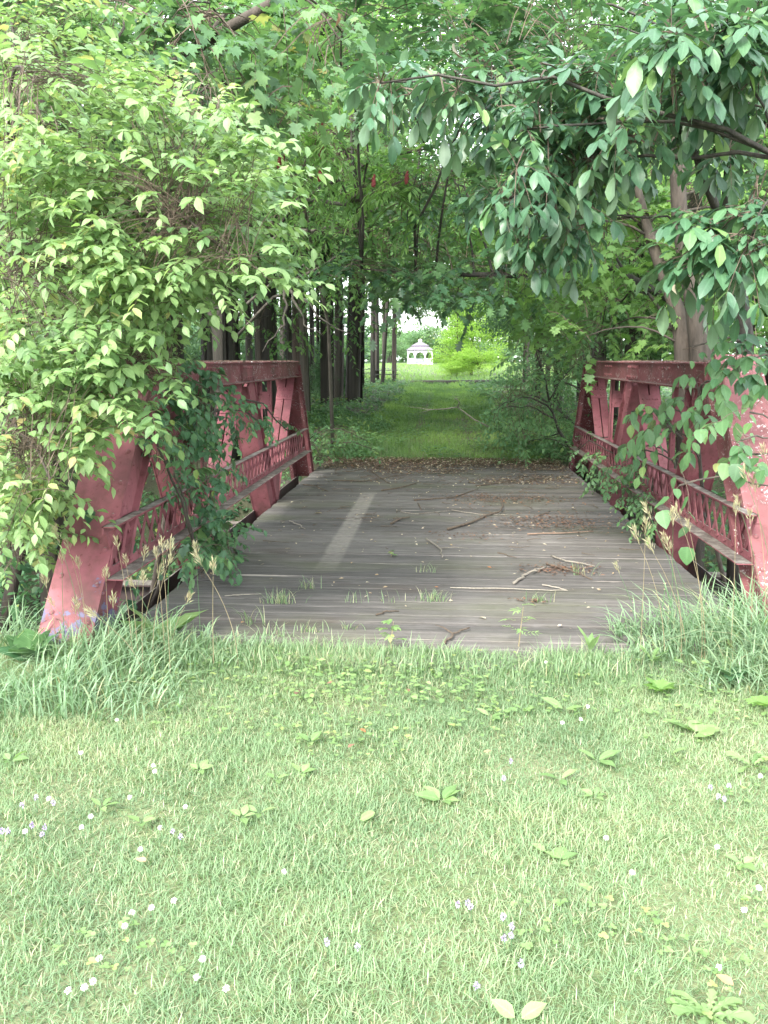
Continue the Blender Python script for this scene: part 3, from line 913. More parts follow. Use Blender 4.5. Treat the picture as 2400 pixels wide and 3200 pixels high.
    for i, yy in enumerate(np.arange(ya + .08, yb, .165)):
        if i < 24:
            rivet(rail, (X(-.0225), yy, .404), (-s, 0, 0), .012)
            if i % 2: rivet(rail, (X(-.0225), yy, .664), (-s, 0, 0), .011)
    return root

build_truss(-1, -.66, M['steel_foot'], 'red riveted steel truss with blue bare patches at its foot, half swallowed by green vines')
build_truss(1, 0.0, M['steel_lichen'], 'red riveted steel truss with white lichen speckles on its end post')

# ------------------------------------------------------------------ near plants
def onx_cloud(poly, x0, x1, n):
    p = in_poly(poly, n)
    d = np.stack([(p[:, 0] - 1200) / F, -(p[:, 1] - 1600) / F, -np.ones(n)], -1) @ RM.T
    X = x0 + (x1 - x0) * RNG.random(n)
    return CAM + d * (X / d[:, 0])[:, None]

def plant(name, label, cat, root_xyz, trunks, O, tpl, mat, size, n, L, n_limbs=18, bark_='bark_brown', r_limb=.025,
          sag=.25, hang=.35, arr='alt', jit=.25, outward=(0, -.5, 0), n_single=300, twig_mat='twig', r_tw=.005, group=None, lift=.15,
          multi=1, fan=.8, patch_amt=.0, extra=None, up=1.0, limb_name='branch', level=1.0):
    root = thing(name, label, cat, root_xyz, group)
    cur, D0 = branch_system(root, trunks, O, n_limbs, M[bark_], M[bark_], r_limb, lift=lift, limb_name=limb_name)
    D = nrm(D0 * .8 + np.array(outward) + rand_unit(len(O)) * fan + UP * .05)
    D = nrm(D * np.array([1, 1, level]))
    lv = Leaves()
    if multi > 1:
        Om = np.repeat(O, multi, 0)
        D = nrm(np.repeat(D0, multi, 0) * .45 + np.array(outward) * .6 + rand_unit(len(Om)) * 1.0 + UP * .1)
    else:
        Om = O
    pt = None
    if patch_amt:
        q = project(Om); pt = (vnoise(q[:, 0] / 230, q[:, 1] / 230, 31) * patch_amt)[:, None]
    c2 = sprays(lv, tpl, Om, D, L * (.75 + .5 * RNG.random(len(Om))), n, size, sag, hang, arr, jit, up, patch=pt)
    add_twigs(root, [(cur, r_tw, r_tw * .7), (c2, r_tw * .6, r_tw * .25)], M[twig_mat])
    if extra: extra(lv, root)
    finish_leaves(lv, root, M[mat], n_single)
    return root

def P3(px, py, Y): return at(px, py, Y)

# the pale green shrub that leans over the left truss
polyA = [(0, 150), (250, 270), (500, 330), (740, 420), (820, 560), (860, 700), (860, 830), (860, 920), (760, 890), (640, 950), (560, 1030), (480, 1090), (450, 1200), (400, 1340), (370, 1390), (270, 1400), (200, 1500), (120, 1640), (0, 1720)]
OA = np.concatenate([cloud([(0, 1150), (320, 1150), (280, 1400), (150, 1560), (0, 1600)], 3.9, 4.8, 150), cloud([(290, 1110), (500, 1070), (540, 1200), (440, 1330), (330, 1350)], 3.9, 4.6, 70), cloud([(0, 1480), (190, 1480), (130, 1760), (0, 1800)], 4.5, 5.3, 90), cloud([(0, 0), (450, 0), (300, 260), (0, 200)], 4.6, 6.5, 60), cloud(polyA, 3.7, 4.9, 1050, .45, 3, 140), cloud([(0, 60), (700, 300), (800, 600), (800, 850), (500, 1000), (0, 1150)], 4.8, 6.2, 640, .35, 8, 140),
                     at(np.array([870, 840, 800, 830, 740, 690, 850, 875, 760, 820]), np.array([920, 890, 900, 830, 930, 1010, 880, 930, 840, 780]), 4.3 + .3 * RNG.random(10))])
rA = (-3.5, 5.7, float(gz(-3.5, 5.7)))
plant('leaning_shrub', 'pale yellow green shrub with pointed oval leaves arching over the left truss', 'shrub', rA,
      [([rA, (-3.4, 5.6, .3), (-3.1, 5.3, 1.4), (-2.8, 5.0, 2.3), (-2.4, 4.8, 3.0)], [.07, .06, .05, .035, .02]),
       ([rA, (-3.8, 5.5, .4), (-4.0, 5.2, 1.6), (-3.9, 4.9, 2.8)], [.06, .05, .04, .02]),
       ([rA, (-3.1, 5.9, .5), (-2.9, 5.9, 1.6), (-2.3, 5.6, 2.5), (-1.6, 5.2, 2.6)], [.05, .045, .035, .025, .012])],
      OA + UP * .05, 'oval', 'leaf_light', .066, 10, .29, 22, r_limb=.014, level=.45, outward=(.15, -.5, .0), sag=.16, hang=.20, jit=.36, patch_amt=.22, r_tw=.0024)

# dark vine on the left truss
polyV = [(560, 1120), (640, 1160), (720, 1210), (745, 1270), (700, 1390), (690, 1480), (660, 1560), (610, 1640), (560, 1560), (520, 1440), (450, 1390), (470, 1250)]
OV = np.concatenate([onx_cloud(polyV, -2.02, -1.78, 150), onx_cloud([(590, 1650), (690, 1610), (770, 1660), (790, 1740), (700, 1780), (600, 1760)], -1.95, -1.6, 55),
                     onx_cloud([(730, 1240), (800, 1290), (900, 1300), (920, 1340), (870, 1360), (760, 1320)], -1.95, -1.75, 14),
                     onx_cloud([(430, 1130), (540, 1130), (560, 1240), (440, 1280)], -2.3, -2.02, 30)])
rV = (-2.45, 6.6, float(gz(-2.45, 6.6)))
plant('truss_vine', 'dark green leafy vine climbing over the railing of the left truss', 'vine', rV,
      [([rV, (-2.42, 6.55, -.3), (-2.2, 6.4, .5), (-2.05, 6.6, 1.2), (-2.1, 6.7, 1.5)], [.03, .026, .02, .014, .008]),
       ([rV, (-2.1, 6.1, -.4), (-1.85, 5.9, .1), (-1.8, 5.8, .3)], [.025, .02, .015, .008])],
      OV, 'ovate', 'leaf_vine', .075, 8, .2, 16, 'bark_brown', .012, sag=.35, hang=.5, outward=(.5, -.5, 0), jit=.35, r_tw=.003)
OG = onx_cloud([(560, 1580), (640, 1590), (700, 1700), (640, 1760), (570, 1700)], -2.1, -1.9, 26)
rG = (-2.5, 5.9, float(gz(-2.5, 5.9)))
plant('grape_vine', 'lobed leaf grape vine hanging under the left railing', 'vine', rG,
      [([rG, (-2.3, 5.9, -.4), (-2.05, 5.85, .1), (-2.0, 5.9, .45)], [.02, .016, .012, .006])],
      OG, 'grape', 'leaf_vine', .11, 4, .2, 5, 'bark_brown', .008, sag=.5, hang=.7, outward=(.4, -.7, 0), jit=.3, r_tw=.003, n_single=80)

# hickory on the right
polyF = [(1180, 250), (1450, 240), (1750, 230), (2050, 150), (2100, -40), (2400, -40), (2400, 400), (2200, 330), (2000, 440), (1930, 560), (1850, 700), (1780, 780), (1700, 760), (1580, 690), (1540, 620), (1660, 480), (1500, 360), (1300, 340), (1190, 330)]
polyF2 = [(2110, 740), (2240, 680), (2400, 620), (2400, 850), (2330, 870), (2200, 850), (2110, 820)]
OF = np.concatenate([cloud(polyF, 4.8, 7.0, 130, .5, 12, 170), cloud(polyF2, 4.2, 4.9, 13), cloud([(2050, 0), (2400, 0), (2400, 260), (2080, 200)], 4.2, 5.0, 16),
                     cloud([(1900, 250), (2400, 250), (2400, 460), (2000, 600)], 5.5, 7.2, 20)])
rF = (2.75, 7.6, float(gz(2.75, 7.6)))
tF = [rF, P3(2330, 1060, 7.4), P3(2310, 900, 7.3), P3(2268, 720, 7.2), P3(2290, 430, 7.0), P3(2300, 150, 6.8), P3(2250, -150, 6.5)]
plant('hickory_tree', 'young hickory with large dark blue green leaflets hanging over the right truss', 'tree', rF,
      [(tF, [.085, .07, .06, .055, .045, .035, .02]), ([P3(2268, 720, 7.2), P3(2200, 560, 6.9), P3(2150, 420, 6.6)], [.04, .03, .015]),
       ([P3(2290, 430, 7.0), P3(2380, 390, 6.6), P3(2500, 350, 6.0), P3(2450, 500, 4.8)], [.035, .03, .02, .012])],
      OF + UP * .03, 'hick', 'leaf_hickory', .122, 7, .22, 14, 'bark_dark', .012, sag=.32, hang=.25, arr='pin', jit=.27, outward=(-.12, -.4, -.02), multi=7, r_tw=.006, lift=.08)

for px, py, Y, s, lv_ in ((1668, 345, 5.2, .13, 0), (1655, 352, 5.25, .11, 2), (1056, 40, 6.4, .09, 4), (1420, 135, 5.8, .11, 1), (2110, 888, 4.4, .06, 3)):
    hk = bpy.data.objects['hickory_tree']; o = link('dead_leaf', leaf_variant('ovate', M['leaf_dry'], lv_), hk, Vector(at(px, py, Y)) - hk.location)
    o['label'] = 'brown shrivelled hanging leaf'; o.scale = (s * .7, s, s * 2.5); o.rotation_euler = (RAD(-95), .2, px * .7)
# vines on the right truss
polyW = [(1960, 1310), (2080, 1290), (2120, 1200), (2190, 1190), (2260, 1220), (2250, 1330), (2190, 1440), (2100, 1480), (2020, 1500), (1960, 1440)]
OW = onx_cloud(polyW, 1.75, 1.98, 34)
rW = (2.5, 7.2, float(gz(2.5, 7.2)))
plant('broadleaf_vine', 'vine with big ribbed leaves draped over the right truss railing', 'vine', rW,
      [([rW, (2.45, 7.1, -.3), (2.1, 6.8, .6), (1.95, 6.6, 1.2), (1.9, 6.4, 1.45)], [.025, .02, .016, .012, .006])],
      OW + UP * .08, 'ovate', 'leaf_cover', .125, 4, .17, 9, 'bark_brown', .01, sag=.6, hang=.9, outward=(-.5, -.5, 0), jit=.3, r_tw=.003)
OX = onx_cloud([(1790, 1390), (1900, 1380), (2000, 1440), (2060, 1540), (2060, 1640), (1990, 1700), (1960, 1600), (1880, 1540), (1830, 1460)], 1.8, 1.97, 75)
rX = (2.4, 8.4, float(gz(2.4, 8.4)))
plant('small_leaf_vine', 'fine leaved light green vine on the right truss railing', 'vine', rX,
      [([rX, (2.3, 8.3, -.3), (2.0, 8.0, .4), (1.9, 7.6, .6)], [.02, .016, .012, .006])],
      OX, 'ovate', 'leaf_cover', .06, 9, .2, 8, 'bark_brown', .008, sag=.4, hang=.4, outward=(-.5, -.4, 0), jit=.35, r_tw=.0025)
OC = np.concatenate([cloud([(2130, 1110), (2250, 1060), (2400, 1060), (2400, 1170), (2300, 1170), (2190, 1150)], 4.9, 5.7, 11)])
rC = (2.75, 5.4, 0.0)
plant('creeper', 'creeper with five fingered leaves over the head of the right end post', 'vine', rC,
      [([rC, (2.5, 5.5, .7), (2.35, 5.6, 1.3), (2.2, 5.6, 1.6)], [.02, .016, .012, .006])],
      OC + UP * .05, 'ovate', 'leaf_vine', .10, 5, .16, 5, 'bark_brown', .008, sag=.4, hang=.3, arr='pin', outward=(-.3, -.6, 0), jit=.25, multi=2, r_tw=.003, n_single=200)
OY = np.concatenate([cloud([(2230, 1340), (2330, 1300), (2400, 1350), (2400, 1520), (2320, 1500), (2240, 1440)], 4.5, 4.9, 9), cloud([(2080, 1550), (2150, 1530), (2170, 1600), (2090, 1620)], 4.6, 4.8, 2)])
rY = (2.2, 4.65, 0.0)
plant('yellowing_vine', 'yellow green broad leaved vine in front of the right end post', 'vine', rY,
      [([rY, (2.1, 4.7, .5), (2.0, 4.7, .9), (1.9, 4.7, 1.2)], [.012, .01, .008, .005])],
      OY + UP * .05, 'heart', 'leaf_mid', .095, 4, .16, 4, 'bark_brown', .006, sag=.5, hang=.7, outward=(-.3, -.6, 0), jit=.3, r_tw=.0025, n_single=60)

# ------------------------------------------------------------------ middle distance trees
OB = cloud([(0, -40), (1120, -40), (1060, 200), (930, 380), (700, 430), (300, 340), (0, 240)], 6.0, 9.5, 380, .45, 22, 190)
rB = (-4.6, 9.2, float(gz(-4.6, 9.2)))
plant('maple_tree', 'maple with a slanting brown limb across the upper part of the left side', 'tree', rB,
      [([rB, (-4.5, 9.1, 1.0), (-4.3, 9.0, 3.0), (-4.1, 8.8, 5.5), (-4.0, 8.6, 7.0)], [.16, .14, .12, .09, .05]),
       ([(-4.3, 9.0, 2.6), P3(330, 380, 7.6), P3(520, 225, 7.2), P3(640, 130, 7.0), P3(760, 60, 6.8), P3(900, -20, 6.6)], [.07, .055, .05, .045, .04, .03])],
      OB, 'maple', 'leaf_mid', .13, 7, .5, 18, 'bark_brown', .018, sag=.25, hang=.4, outward=(.1, -.5, 0), jit=.3, r_tw=.006)

OCc = np.concatenate([cloud([(500, 320), (900, 280), (1330, 260), (1380, 600), (1280, 760), (1060, 800), (800, 740), (650, 720)], 10, 14.5, 520, .5, 41, 130)])
rCc = (-3.6, 13.9, float(gz(-3.6, 13.9)))
plant('ash_tree', 'slender tree with dense small leaves beyond the far end of the left truss', 'tree', rCc,
      [([rCc, (-3.7, 13.8, 2), (-4.1, 13.6, 4), (-4.4, 13.4, 6), (-4.6, 13.2, 7.5)], [.14, .12, .10, .07, .03]),
       ([(-3.4, 13.7, 2.8), (-2.2, 12.6, 3.9), (-1.0, 11.8, 4.3), (.2, 11.3, 4.4)], [.03, .025, .02, .01])],
      OCc, 'mid', 'leaf_beech', .10, 12, .55, 22, 'bark_dark', .016, sag=.3, hang=.3, outward=(.1, -.4, 0), jit=.35, r_tw=.006)
# its dead lower limbs
ash = bpy.data.objects['ash_tree']
for pts in ([(-3.4, 13.6, 2.3), P3(860, 880, 12.6), P3(930, 820, 12.2), P3(1000, 850, 12.0), P3(1110, 870, 11.8)],
            [(-3.4, 13.6, 2.0), P3(880, 900, 12.8), P3(945, 930, 12.5), P3(1010, 1010, 12.2), P3(1100, 1045, 12)],
            [(-3.2, 13.3, 3.1), P3(880, 720, 12.6), P3(1000, 718, 12.2), P3(1120, 700, 12.0), P3(1200, 640, 11.8)],
            [P3(860, 880, 12.6), P3(960, 860, 12.4), P3(1060, 780, 12.2), P3(1110, 740, 12.1)],
            [P3(900, 900, 12.6), P3(940, 960, 12.4), P3(950, 1010, 12.3), P3(1010, 1050, 12.2)],
            [P3(880, 890, 12.6), P3(900, 1000, 12.4), P3(820, 1100, 12.3)]):
    c = np.array(pts, float); t = np.linspace(0, len(c) - 1, 10)
    c = np.stack([np.interp(t, np.arange(len(c)), c[:, k]) for k in range(3)], -1); c[1:-1] += RNG.normal(size=(8, 3)) * .025
    mb = MB(ash.location); mb.tube(c, np.linspace(.028, .007, 10), 5); mb.build('dead_limb', M['bark_grey'], ash, sm=True)

# sumac with red cones
rS = (-1.9, 14.2, float(gz(-1.9, 14.2)))
OS = np.concatenate([cloud([(840, 380), (1000, 360), (1060, 440), (1040, 560), (920, 560)], 9.4, 10.2, 16), cloud([(1110, 540), (1290, 530), (1330, 620), (1200, 640)], 9.6, 10.4, 12)])
sroot = plant('sumac_tree', 'sumac with upright dark red seed cones and feathery leaves above the deck', 'tree', rS,
      [([rS, (-1.9, 13.8, 2.2), P3(945, 620, 11.2), P3(950, 520, 10.2), P3(985, 420, 9.9)], [.035, .03, .022, .016, .01]),
       ([P3(945, 620, 11.2), P3(1080, 640, 10.4), P3(1165, 560, 10)], [.03, .02, .012]), ([P3(1080, 640, 10.4), P3(1270, 560, 10)], [.02, .012])],
      OS, 'narrow', 'leaf_bright', .15, 17, .55, 7, 'bark_grey', .018, sag=.35, hang=.25, arr='pin', outward=(0, -.3, 0), jit=.15, multi=4, r_tw=.004)
for px, py in ((920, 397), (1002, 380), (882, 487), (1004, 468), (870, 500), (1166, 558), (1269, 548), (998, 540)):
    p = P3(px, py, 9.3)
    mb = MB(p); prof = [(0, .006), (.02, .019), (.06, .020), (.10, .014), (.135, .004)]
    mb.tube([(p[0] + .02 * h * 5, p[1], p[2] + h - .09) for h, r in prof], [r for h, r in prof], 8)
    for k in range(70):
        h = random.uniform(.0, .128); r = np.interp(h, [a for a, b in prof], [b for a, b in prof]); a = random.uniform(0, 6.28)
        q = p + np.array([.1 * h + r * math.cos(a), r * math.sin(a), h - .09]); mb.dome(q, (math.cos(a), math.sin(a), .5), .007, 1.1, 4)
    mb.build('seed_cone', M['cone_red'], sroot, Vector(p) - Vector(rS))

# oak reaching over the deck from the right
OE = np.concatenate([cloud([(1060, -30), (1900, -30), (1820, 260), (1500, 330), (1250, 310), (1060, 260)], 7.5, 11.5, 300, .45, 51, 170),
                     cloud([(1010, 830), (1150, 785), (1500, 800), (1780, 820), (1780, 890), (1500, 940), (1270, 920), (1090, 890)], 9.5, 11.5, 90),
                     cloud([(1270, 480), (1560, 480), (1680, 640), (1400, 680), (1260, 620)], 9.5, 13, 90, .5, 61, 150)])
rE = (3.6, 12.2, float(gz(3.6, 12.2)))
plant('oak_tree', 'oak with glossy lobed leaves stretching over the deck from the right', 'tree', rE,
      [([rE, (3.5, 12.1, 1.5), (3.3, 11.8, 3.5), (2.8, 11.2, 5.5), (2.3, 10.6, 7.5)], [.15, .13, .11, .08, .03]),
       ([(3.4, 12, 2.3), P3(1900, 830, 11), P3(1600, 860, 10.6), P3(1300, 855, 10.3), P3(1130, 840, 10.2)], [.06, .045, .035, .022, .008])],
      OE, 'oak', 'leaf_oak', .16, 8, .5, 20, 'bark_dark', .014, sag=.25, hang=.2, outward=(-.2, -.4, 0), jit=.3, r_tw=.005)

# bright maple behind the right truss
OGm = cloud([(1560, 700), (1700, 520), (2050, 470), (2400, 400), (2400, 1130), (1880, 1130), (1760, 1060), (1600, 960)], 9.8, 15, 560, .45, 71, 150)
rGm = (2.95, 9.6, float(gz(2.95, 9.6)))
plant('sycamore_tree', 'twin stemmed tree with yellow green lobed leaves right behind the right truss', 'tree', rGm,
      [([rGm, P3(2190, 1100, 9.5), P3(2170, 950, 9.5), P3(2125, 700, 9.4), P3(2112, 420, 9.3), P3(2095, 100, 9.2), P3(2090, -300, 9.2)], [.13, .115, .10, .085, .075, .06, .04]),
       ([rGm + np.array([.0, .02, .25]), P3(2135, 1080, 9.7), P3(2120, 980, 9.8), P3(2030, 740, 10.0), P3(1985, 560, 10.2), P3(1900, 300, 10.4)], [.11, .10, .085, .06, .04, .02])],
      OGm, 'maple', 'leaf_bright', .12, 9, .5, 22, 'bark_brown', .018, sag=.25, hang=.35, outward=(-.2, -.4, 0), jit=.3, r_tw=.005)

# beech filling the middle above the path
OK_ = np.concatenate([cloud([(880, 280), (1500, 280), (1680, 560), (1640, 800), (1420, 900), (1260, 860), (1080, 900), (930, 860), (880, 600)], 15, 20, 950, .45, 95, 110),
                      cloud([(640, 800), (1120, 860), (1180, 960), (1090, 1080), (640, 1100)], 17, 27, 90, .3, 96, 60)])
rK = (-5.2, 18.5, float(gz(-5.2, 18.5)))
plant('beech_tree', 'wide light green tree spreading over the path behind the red cones', 'tree', rK,
      [([rK, (-5.1, 18.4, 2.5), (-4.8, 18.2, 5), (-4.4, 18, 8)], [.15, .13, .10, .05]), ([(-5, 18.3, 3.6), (-3, 17.5, 5.4), (-.5, 17, 6.2), (1.5, 17, 6.4)], [.07, .05, .035, .015])],
      OK_, 'mid', 'leaf_beech', .13, 12, .7, 24, 'bark_dark', .014, sag=.3, hang=.3, outward=(.1, -.4, 0), jit=.35, r_tw=.006)
# bushes at the far right corner of the deck
OH = cloud([(1640, 960), (1850, 1010), (1840, 1240), (1880, 1400), (1850, 1480), (1760, 1450), (1620, 1400), (1540, 1330), (1520, 1230), (1600, 1100)], 12.6, 16.5, 420, .35, 81, 90)
rH = (2.3, 14.4, float(gz(2.3, 14.4)))
plant('deck_corner_bush', 'bush of small rounded leaves spilling over the far right corner of the deck', 'shrub', rH,
      [([rH, (2.3, 14.3, .6), (2.4, 14.3, 1.4), (2.6, 14.4, 2.4)], [.04, .035, .025, .01]), ([rH, (1.9, 13.9, .5), (1.7, 13.7, 1.0)], [.03, .025, .01])],
      OH, 'mid', 'leaf_cover', .085, 10, .36, 18, 'bark_dark', .018, sag=.25, hang=.3, outward=(-.2, -.5, 0), jit=.35, r_tw=.004)
OI = cloud([(930, 1380), (1010, 1330), (1130, 1340), (1180, 1420), (1000, 1450), (900, 1500), (880, 1480)], 12.6, 15.5, 130, .2, 91, 90)
rI = (-2.4, 13.9, float(gz(-2.4, 13.9)))
plant('bramble', 'low bramble tangle at the far left corner of the deck', 'shrub', rI,
      [([rI, (-2.3, 13.8, .3), (-2.1, 13.6, .5)], [.02, .015, .008])],
      OI, 'mid', 'leaf_cover', .075, 8, .28, 10, 'bark_brown', .01, sag=.3, hang=.2, outward=(0, -.3, .2), jit=.35, r_tw=.003)

# ------------------------------------------------------------------ woodland
def crown_mesh(name, mat, tpl, size, nclump, nper, seed, flat=.8, low=0.0):
    r = np.random.default_rng(seed)
    c = nrm(r.normal(size=(nclump, 3))) * (r.random((nclump, 1)) ** .45)
    c[:, 2] *= flat
    c[:, :2] *= (1 - .35 * np.clip(c[:, 2:3], 0, 1))
    k = nclump * nper
    off = r.normal(size=(nclump, nper, 3)) * np.array([.17, .17, .085])
    P = (c[:, None] + off).reshape(-1, 3)
    A = nrm(np.repeat(c, nper, 0) * np.array([1, 1, .2]) + r.normal(size=(k, 3)) * .7 - UP * .35)
    Nn = UP + r.normal(size=(k, 3)) * .45
    rn = np.clip(np.repeat(r.random(nclump), nper) * .6 + r.random(k) * .4, 0, 1)
    V, T, R = expand(tpl, P, A, Nn, size * (.7 + .6 * r.random(k)), rn)
    return mesh_np(name, V, T, None, R, mat)

CR = {
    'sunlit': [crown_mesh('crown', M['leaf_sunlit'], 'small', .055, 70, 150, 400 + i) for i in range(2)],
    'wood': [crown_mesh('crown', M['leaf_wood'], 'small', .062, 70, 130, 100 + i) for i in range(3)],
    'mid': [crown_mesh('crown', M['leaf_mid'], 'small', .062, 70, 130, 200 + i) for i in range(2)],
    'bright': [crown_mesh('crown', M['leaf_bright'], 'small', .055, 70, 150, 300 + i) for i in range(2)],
}
def limb_mesh(seed):
    r = np.random.default_rng(seed); mb = MB()
    for k in range(14):
        d = nrm(r.normal(size=3) * np.array([1, 1, .5]) + np.array([0, 0, .25])); e = d * (.55 + .35 * r.random())
        s = np.array([0, 0, -.6 + .8 * r.random()])
        mb.tube(bez(s, e, .06, 5), np.linspace(.022, .005, 5), 4)
    return mb.mesh('limbs', M['bark_dark'], True)
LIMBS = [limb_mesh(i) for i in range(2)]
_tr = {}
def trunk_mesh(bk, seed):
    k = (bk, seed)
    if k not in _tr:
        r = np.random.default_rng(seed); z = np.linspace(0, 1, 9)
        c = np.stack([.012 * np.cumsum(r.normal(size=9)), .012 * np.cumsum(r.normal(size=9)), z], -1); c[0, :2] = 0
        c -= c[:1] * np.array([1, 1, 0])
        mb = MB(); mb.tube(c * np.array([10, 10, 1]), np.concatenate([[1.35, 1.08], np.linspace(1, .35, 7)]), 10)
        _tr[k] = mb.mesh('trunk', M[bk], True)
    return _tr[k]

NT = [0]
def tree(name, label, x, y, rad, h, crowns, bk='bark_dark', group=None, kind='wood', lean=(0, 0), cat='tree'):
    """crowns: list of (dx, dy, z, sx, sz)"""
    NT[0] += 1; k = NT[0]
    root = thing(name, label, cat, (x, y, float(gz(x, y)) - .05), group)
    if h:
        t = link('trunk', trunk_mesh(bk, k % 5), root); t.scale = (rad, rad, h); t.rotation_euler = (lean[0], lean[1], 0)
    for j, (dx, dy, z, sx, sz) in enumerate(crowns):
        o = link('crown', CR[kind][(k + j) % len(CR[kind])], root, (dx, dy, z)); o.scale = (sx, sx, sz); o.rotation_euler = (0, 0, k * 2.1 + j)
        l = link('limbs', LIMBS[k % 2], root, (dx, dy, z)); l.scale = (sx, sx, sz); l.rotation_euler = (0, 0, k * 2.1 + j)
    return root

def fx(px, Y): return float(at(px, 1160, Y)[0])
# the trunks seen to the left of the path, from the gazebo leftwards
TR = [  # px, Y, radius, label, bark, lean
    (1232, 60, .21, 'sunlit brown trunk beside the picnic tables, nearest to the gazebo', 'bark_brown', (0, 0)),
    (1195, 55, .10, 'slim sapling trunk leaning just left of the brown sunlit trunk', 'bark_dark', (0, .06)),
    (1174, 58, .19, 'medium trunk standing directly behind the picnic tables', 'bark_dark', (0, 0)),
    (1134, 46, .08, 'thin pole of a tree left of the picnic tables', 'bark_dark', (0, .01)),
    (1104, 31, .24, 'thick black leaning trunk, darkest one at the edge of the path', 'bark_dark', (0, .025)),
    (1116, 40, .10, 'slim grey trunk close to the right side of the black leaning trunk', 'bark_grey', (0, 0)),
    (1058, 33, .16, 'grey furrowed trunk next left of the black leaning trunk', 'bark_grey', (0, .01)),
    (1022, 29, .18, 'dark straight trunk above the far end of the left truss', 'bark_dark', (0, 0)),
    (995, 42, .09, 'thin dark trunk between two thick ones above the left truss end', 'bark_dark', (0, 0)),
    (955, 23, .10, 'slim trunk right beside the broad brown trunk', 'bark_grey', (0, -.02)),
    (932, 25, .22, 'broad brown trunk rising behind the left top chord', 'bark_brown', (0, 0)),
    (898, 38, .10, 'thin trunk left of the broad brown trunk', 'bark_dark', (0, 0)),
    (882, 44, .12, 'second thin trunk left of the broad brown trunk', 'bark_dark', (0, .02)),
    (853, 28, .16, 'dark trunk over the middle of the left top chord', 'bark_dark', (0, 0)),
    (818, 24, .12, 'dark slim trunk half hidden by the tips of the pale shrub', 'bark_dark', (0, -.02)),
    (780, 32, .17, 'dark trunk behind the branch tips of the pale shrub', 'bark_dark', (0, 0)),
    (735, 27, .14, 'dark trunk mostly hidden behind the pale shrub', 'bark_dark', (0, 0)),
    (690, 34, .2, 'farthest left trunk still showing behind the pale shrub', 'bark_dark', (0, 0)),
]
for i, (px, Y, r, lab, bk, ln) in enumerate(TR):
    s = 2.3 + .9 * random.random()
    cz = 1.65 + .10 * Y + s * .95 + random.random()
    tree('woodland_tree', lab, fx(px, Y), Y, r, cz + .6, [(random.uniform(-.6, .6), 0, cz, s, s * .95)] + ([(random.uniform(-1, 1), -.5, cz - 2.2, 1.5, .8)] if i % 2 else []), bk, 'trunks of the wood left of the path', 'wood' if i > 2 else 'mid', ln)

n = 15000
y = 62 + 14 * RNG.random(n); x = -46 + 39.5 * RNG.random(n); z = 13 * RNG.random(n) ** 1.2
k = vnoise(x * .35, z * .35, 6) + .5 * vnoise(x * .9, z * .9, 7) > -.45 - .5 * smooth(8, 2, z); x, y, z = x[k], y[k], z[k]; n = len(x)
V, T, R = expand('small', np.stack([x, y, z + .2], -1), rand_unit(n) * np.array([1, 1, .4]), UP + rand_unit(n) * .9, .5 + .35 * RNG.random(n), RNG.random(n))
tag(link('distant_woodland', mesh_np('distant_woodland', V, T, None, R, M['leaf_wood'])), 'far edge of the wood closing the view between the trunks', None, None, 'stuff')
n = 9000
x = -110 + 190 * RNG.random(n); y = 235 + 20 * RNG.random(n); z = (9 + 4 * vnoise(x * .08, x * 0, 3)) * RNG.random(n) ** .8
V, T, R = expand('small', np.stack([x, y, z + .8], -1), rand_unit(n) * np.array([1, 1, .5]), UP + rand_unit(n), 1.6 + RNG.random(n), RNG.random(n))
tag(link('distant_treeline', mesh_np('distant_treeline', V, T, None, R, M['leaf_mid'])), 'hazy line of trees at the far end of the field', None, None, 'stuff')
# trees that close the wood behind and over the path
g = 'trees filling the wood left of the path'
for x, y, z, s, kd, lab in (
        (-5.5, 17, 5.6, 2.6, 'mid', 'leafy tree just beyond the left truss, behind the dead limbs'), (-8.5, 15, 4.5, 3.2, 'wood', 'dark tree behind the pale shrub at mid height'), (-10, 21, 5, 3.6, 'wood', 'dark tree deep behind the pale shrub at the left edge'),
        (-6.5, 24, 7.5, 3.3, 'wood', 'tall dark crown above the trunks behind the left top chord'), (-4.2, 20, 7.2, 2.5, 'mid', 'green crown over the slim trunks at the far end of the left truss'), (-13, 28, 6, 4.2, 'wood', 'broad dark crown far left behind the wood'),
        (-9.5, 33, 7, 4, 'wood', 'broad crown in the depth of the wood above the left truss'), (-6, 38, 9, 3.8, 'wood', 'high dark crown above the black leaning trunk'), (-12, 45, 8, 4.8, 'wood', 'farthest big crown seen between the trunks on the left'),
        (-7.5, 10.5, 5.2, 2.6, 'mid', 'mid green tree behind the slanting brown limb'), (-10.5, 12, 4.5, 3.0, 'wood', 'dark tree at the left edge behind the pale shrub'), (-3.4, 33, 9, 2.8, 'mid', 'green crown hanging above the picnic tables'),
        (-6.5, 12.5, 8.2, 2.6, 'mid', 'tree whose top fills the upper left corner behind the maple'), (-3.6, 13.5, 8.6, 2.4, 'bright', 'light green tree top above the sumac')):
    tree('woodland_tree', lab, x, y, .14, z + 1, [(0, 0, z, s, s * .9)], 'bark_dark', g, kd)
g = 'trees overhanging the path from the right'
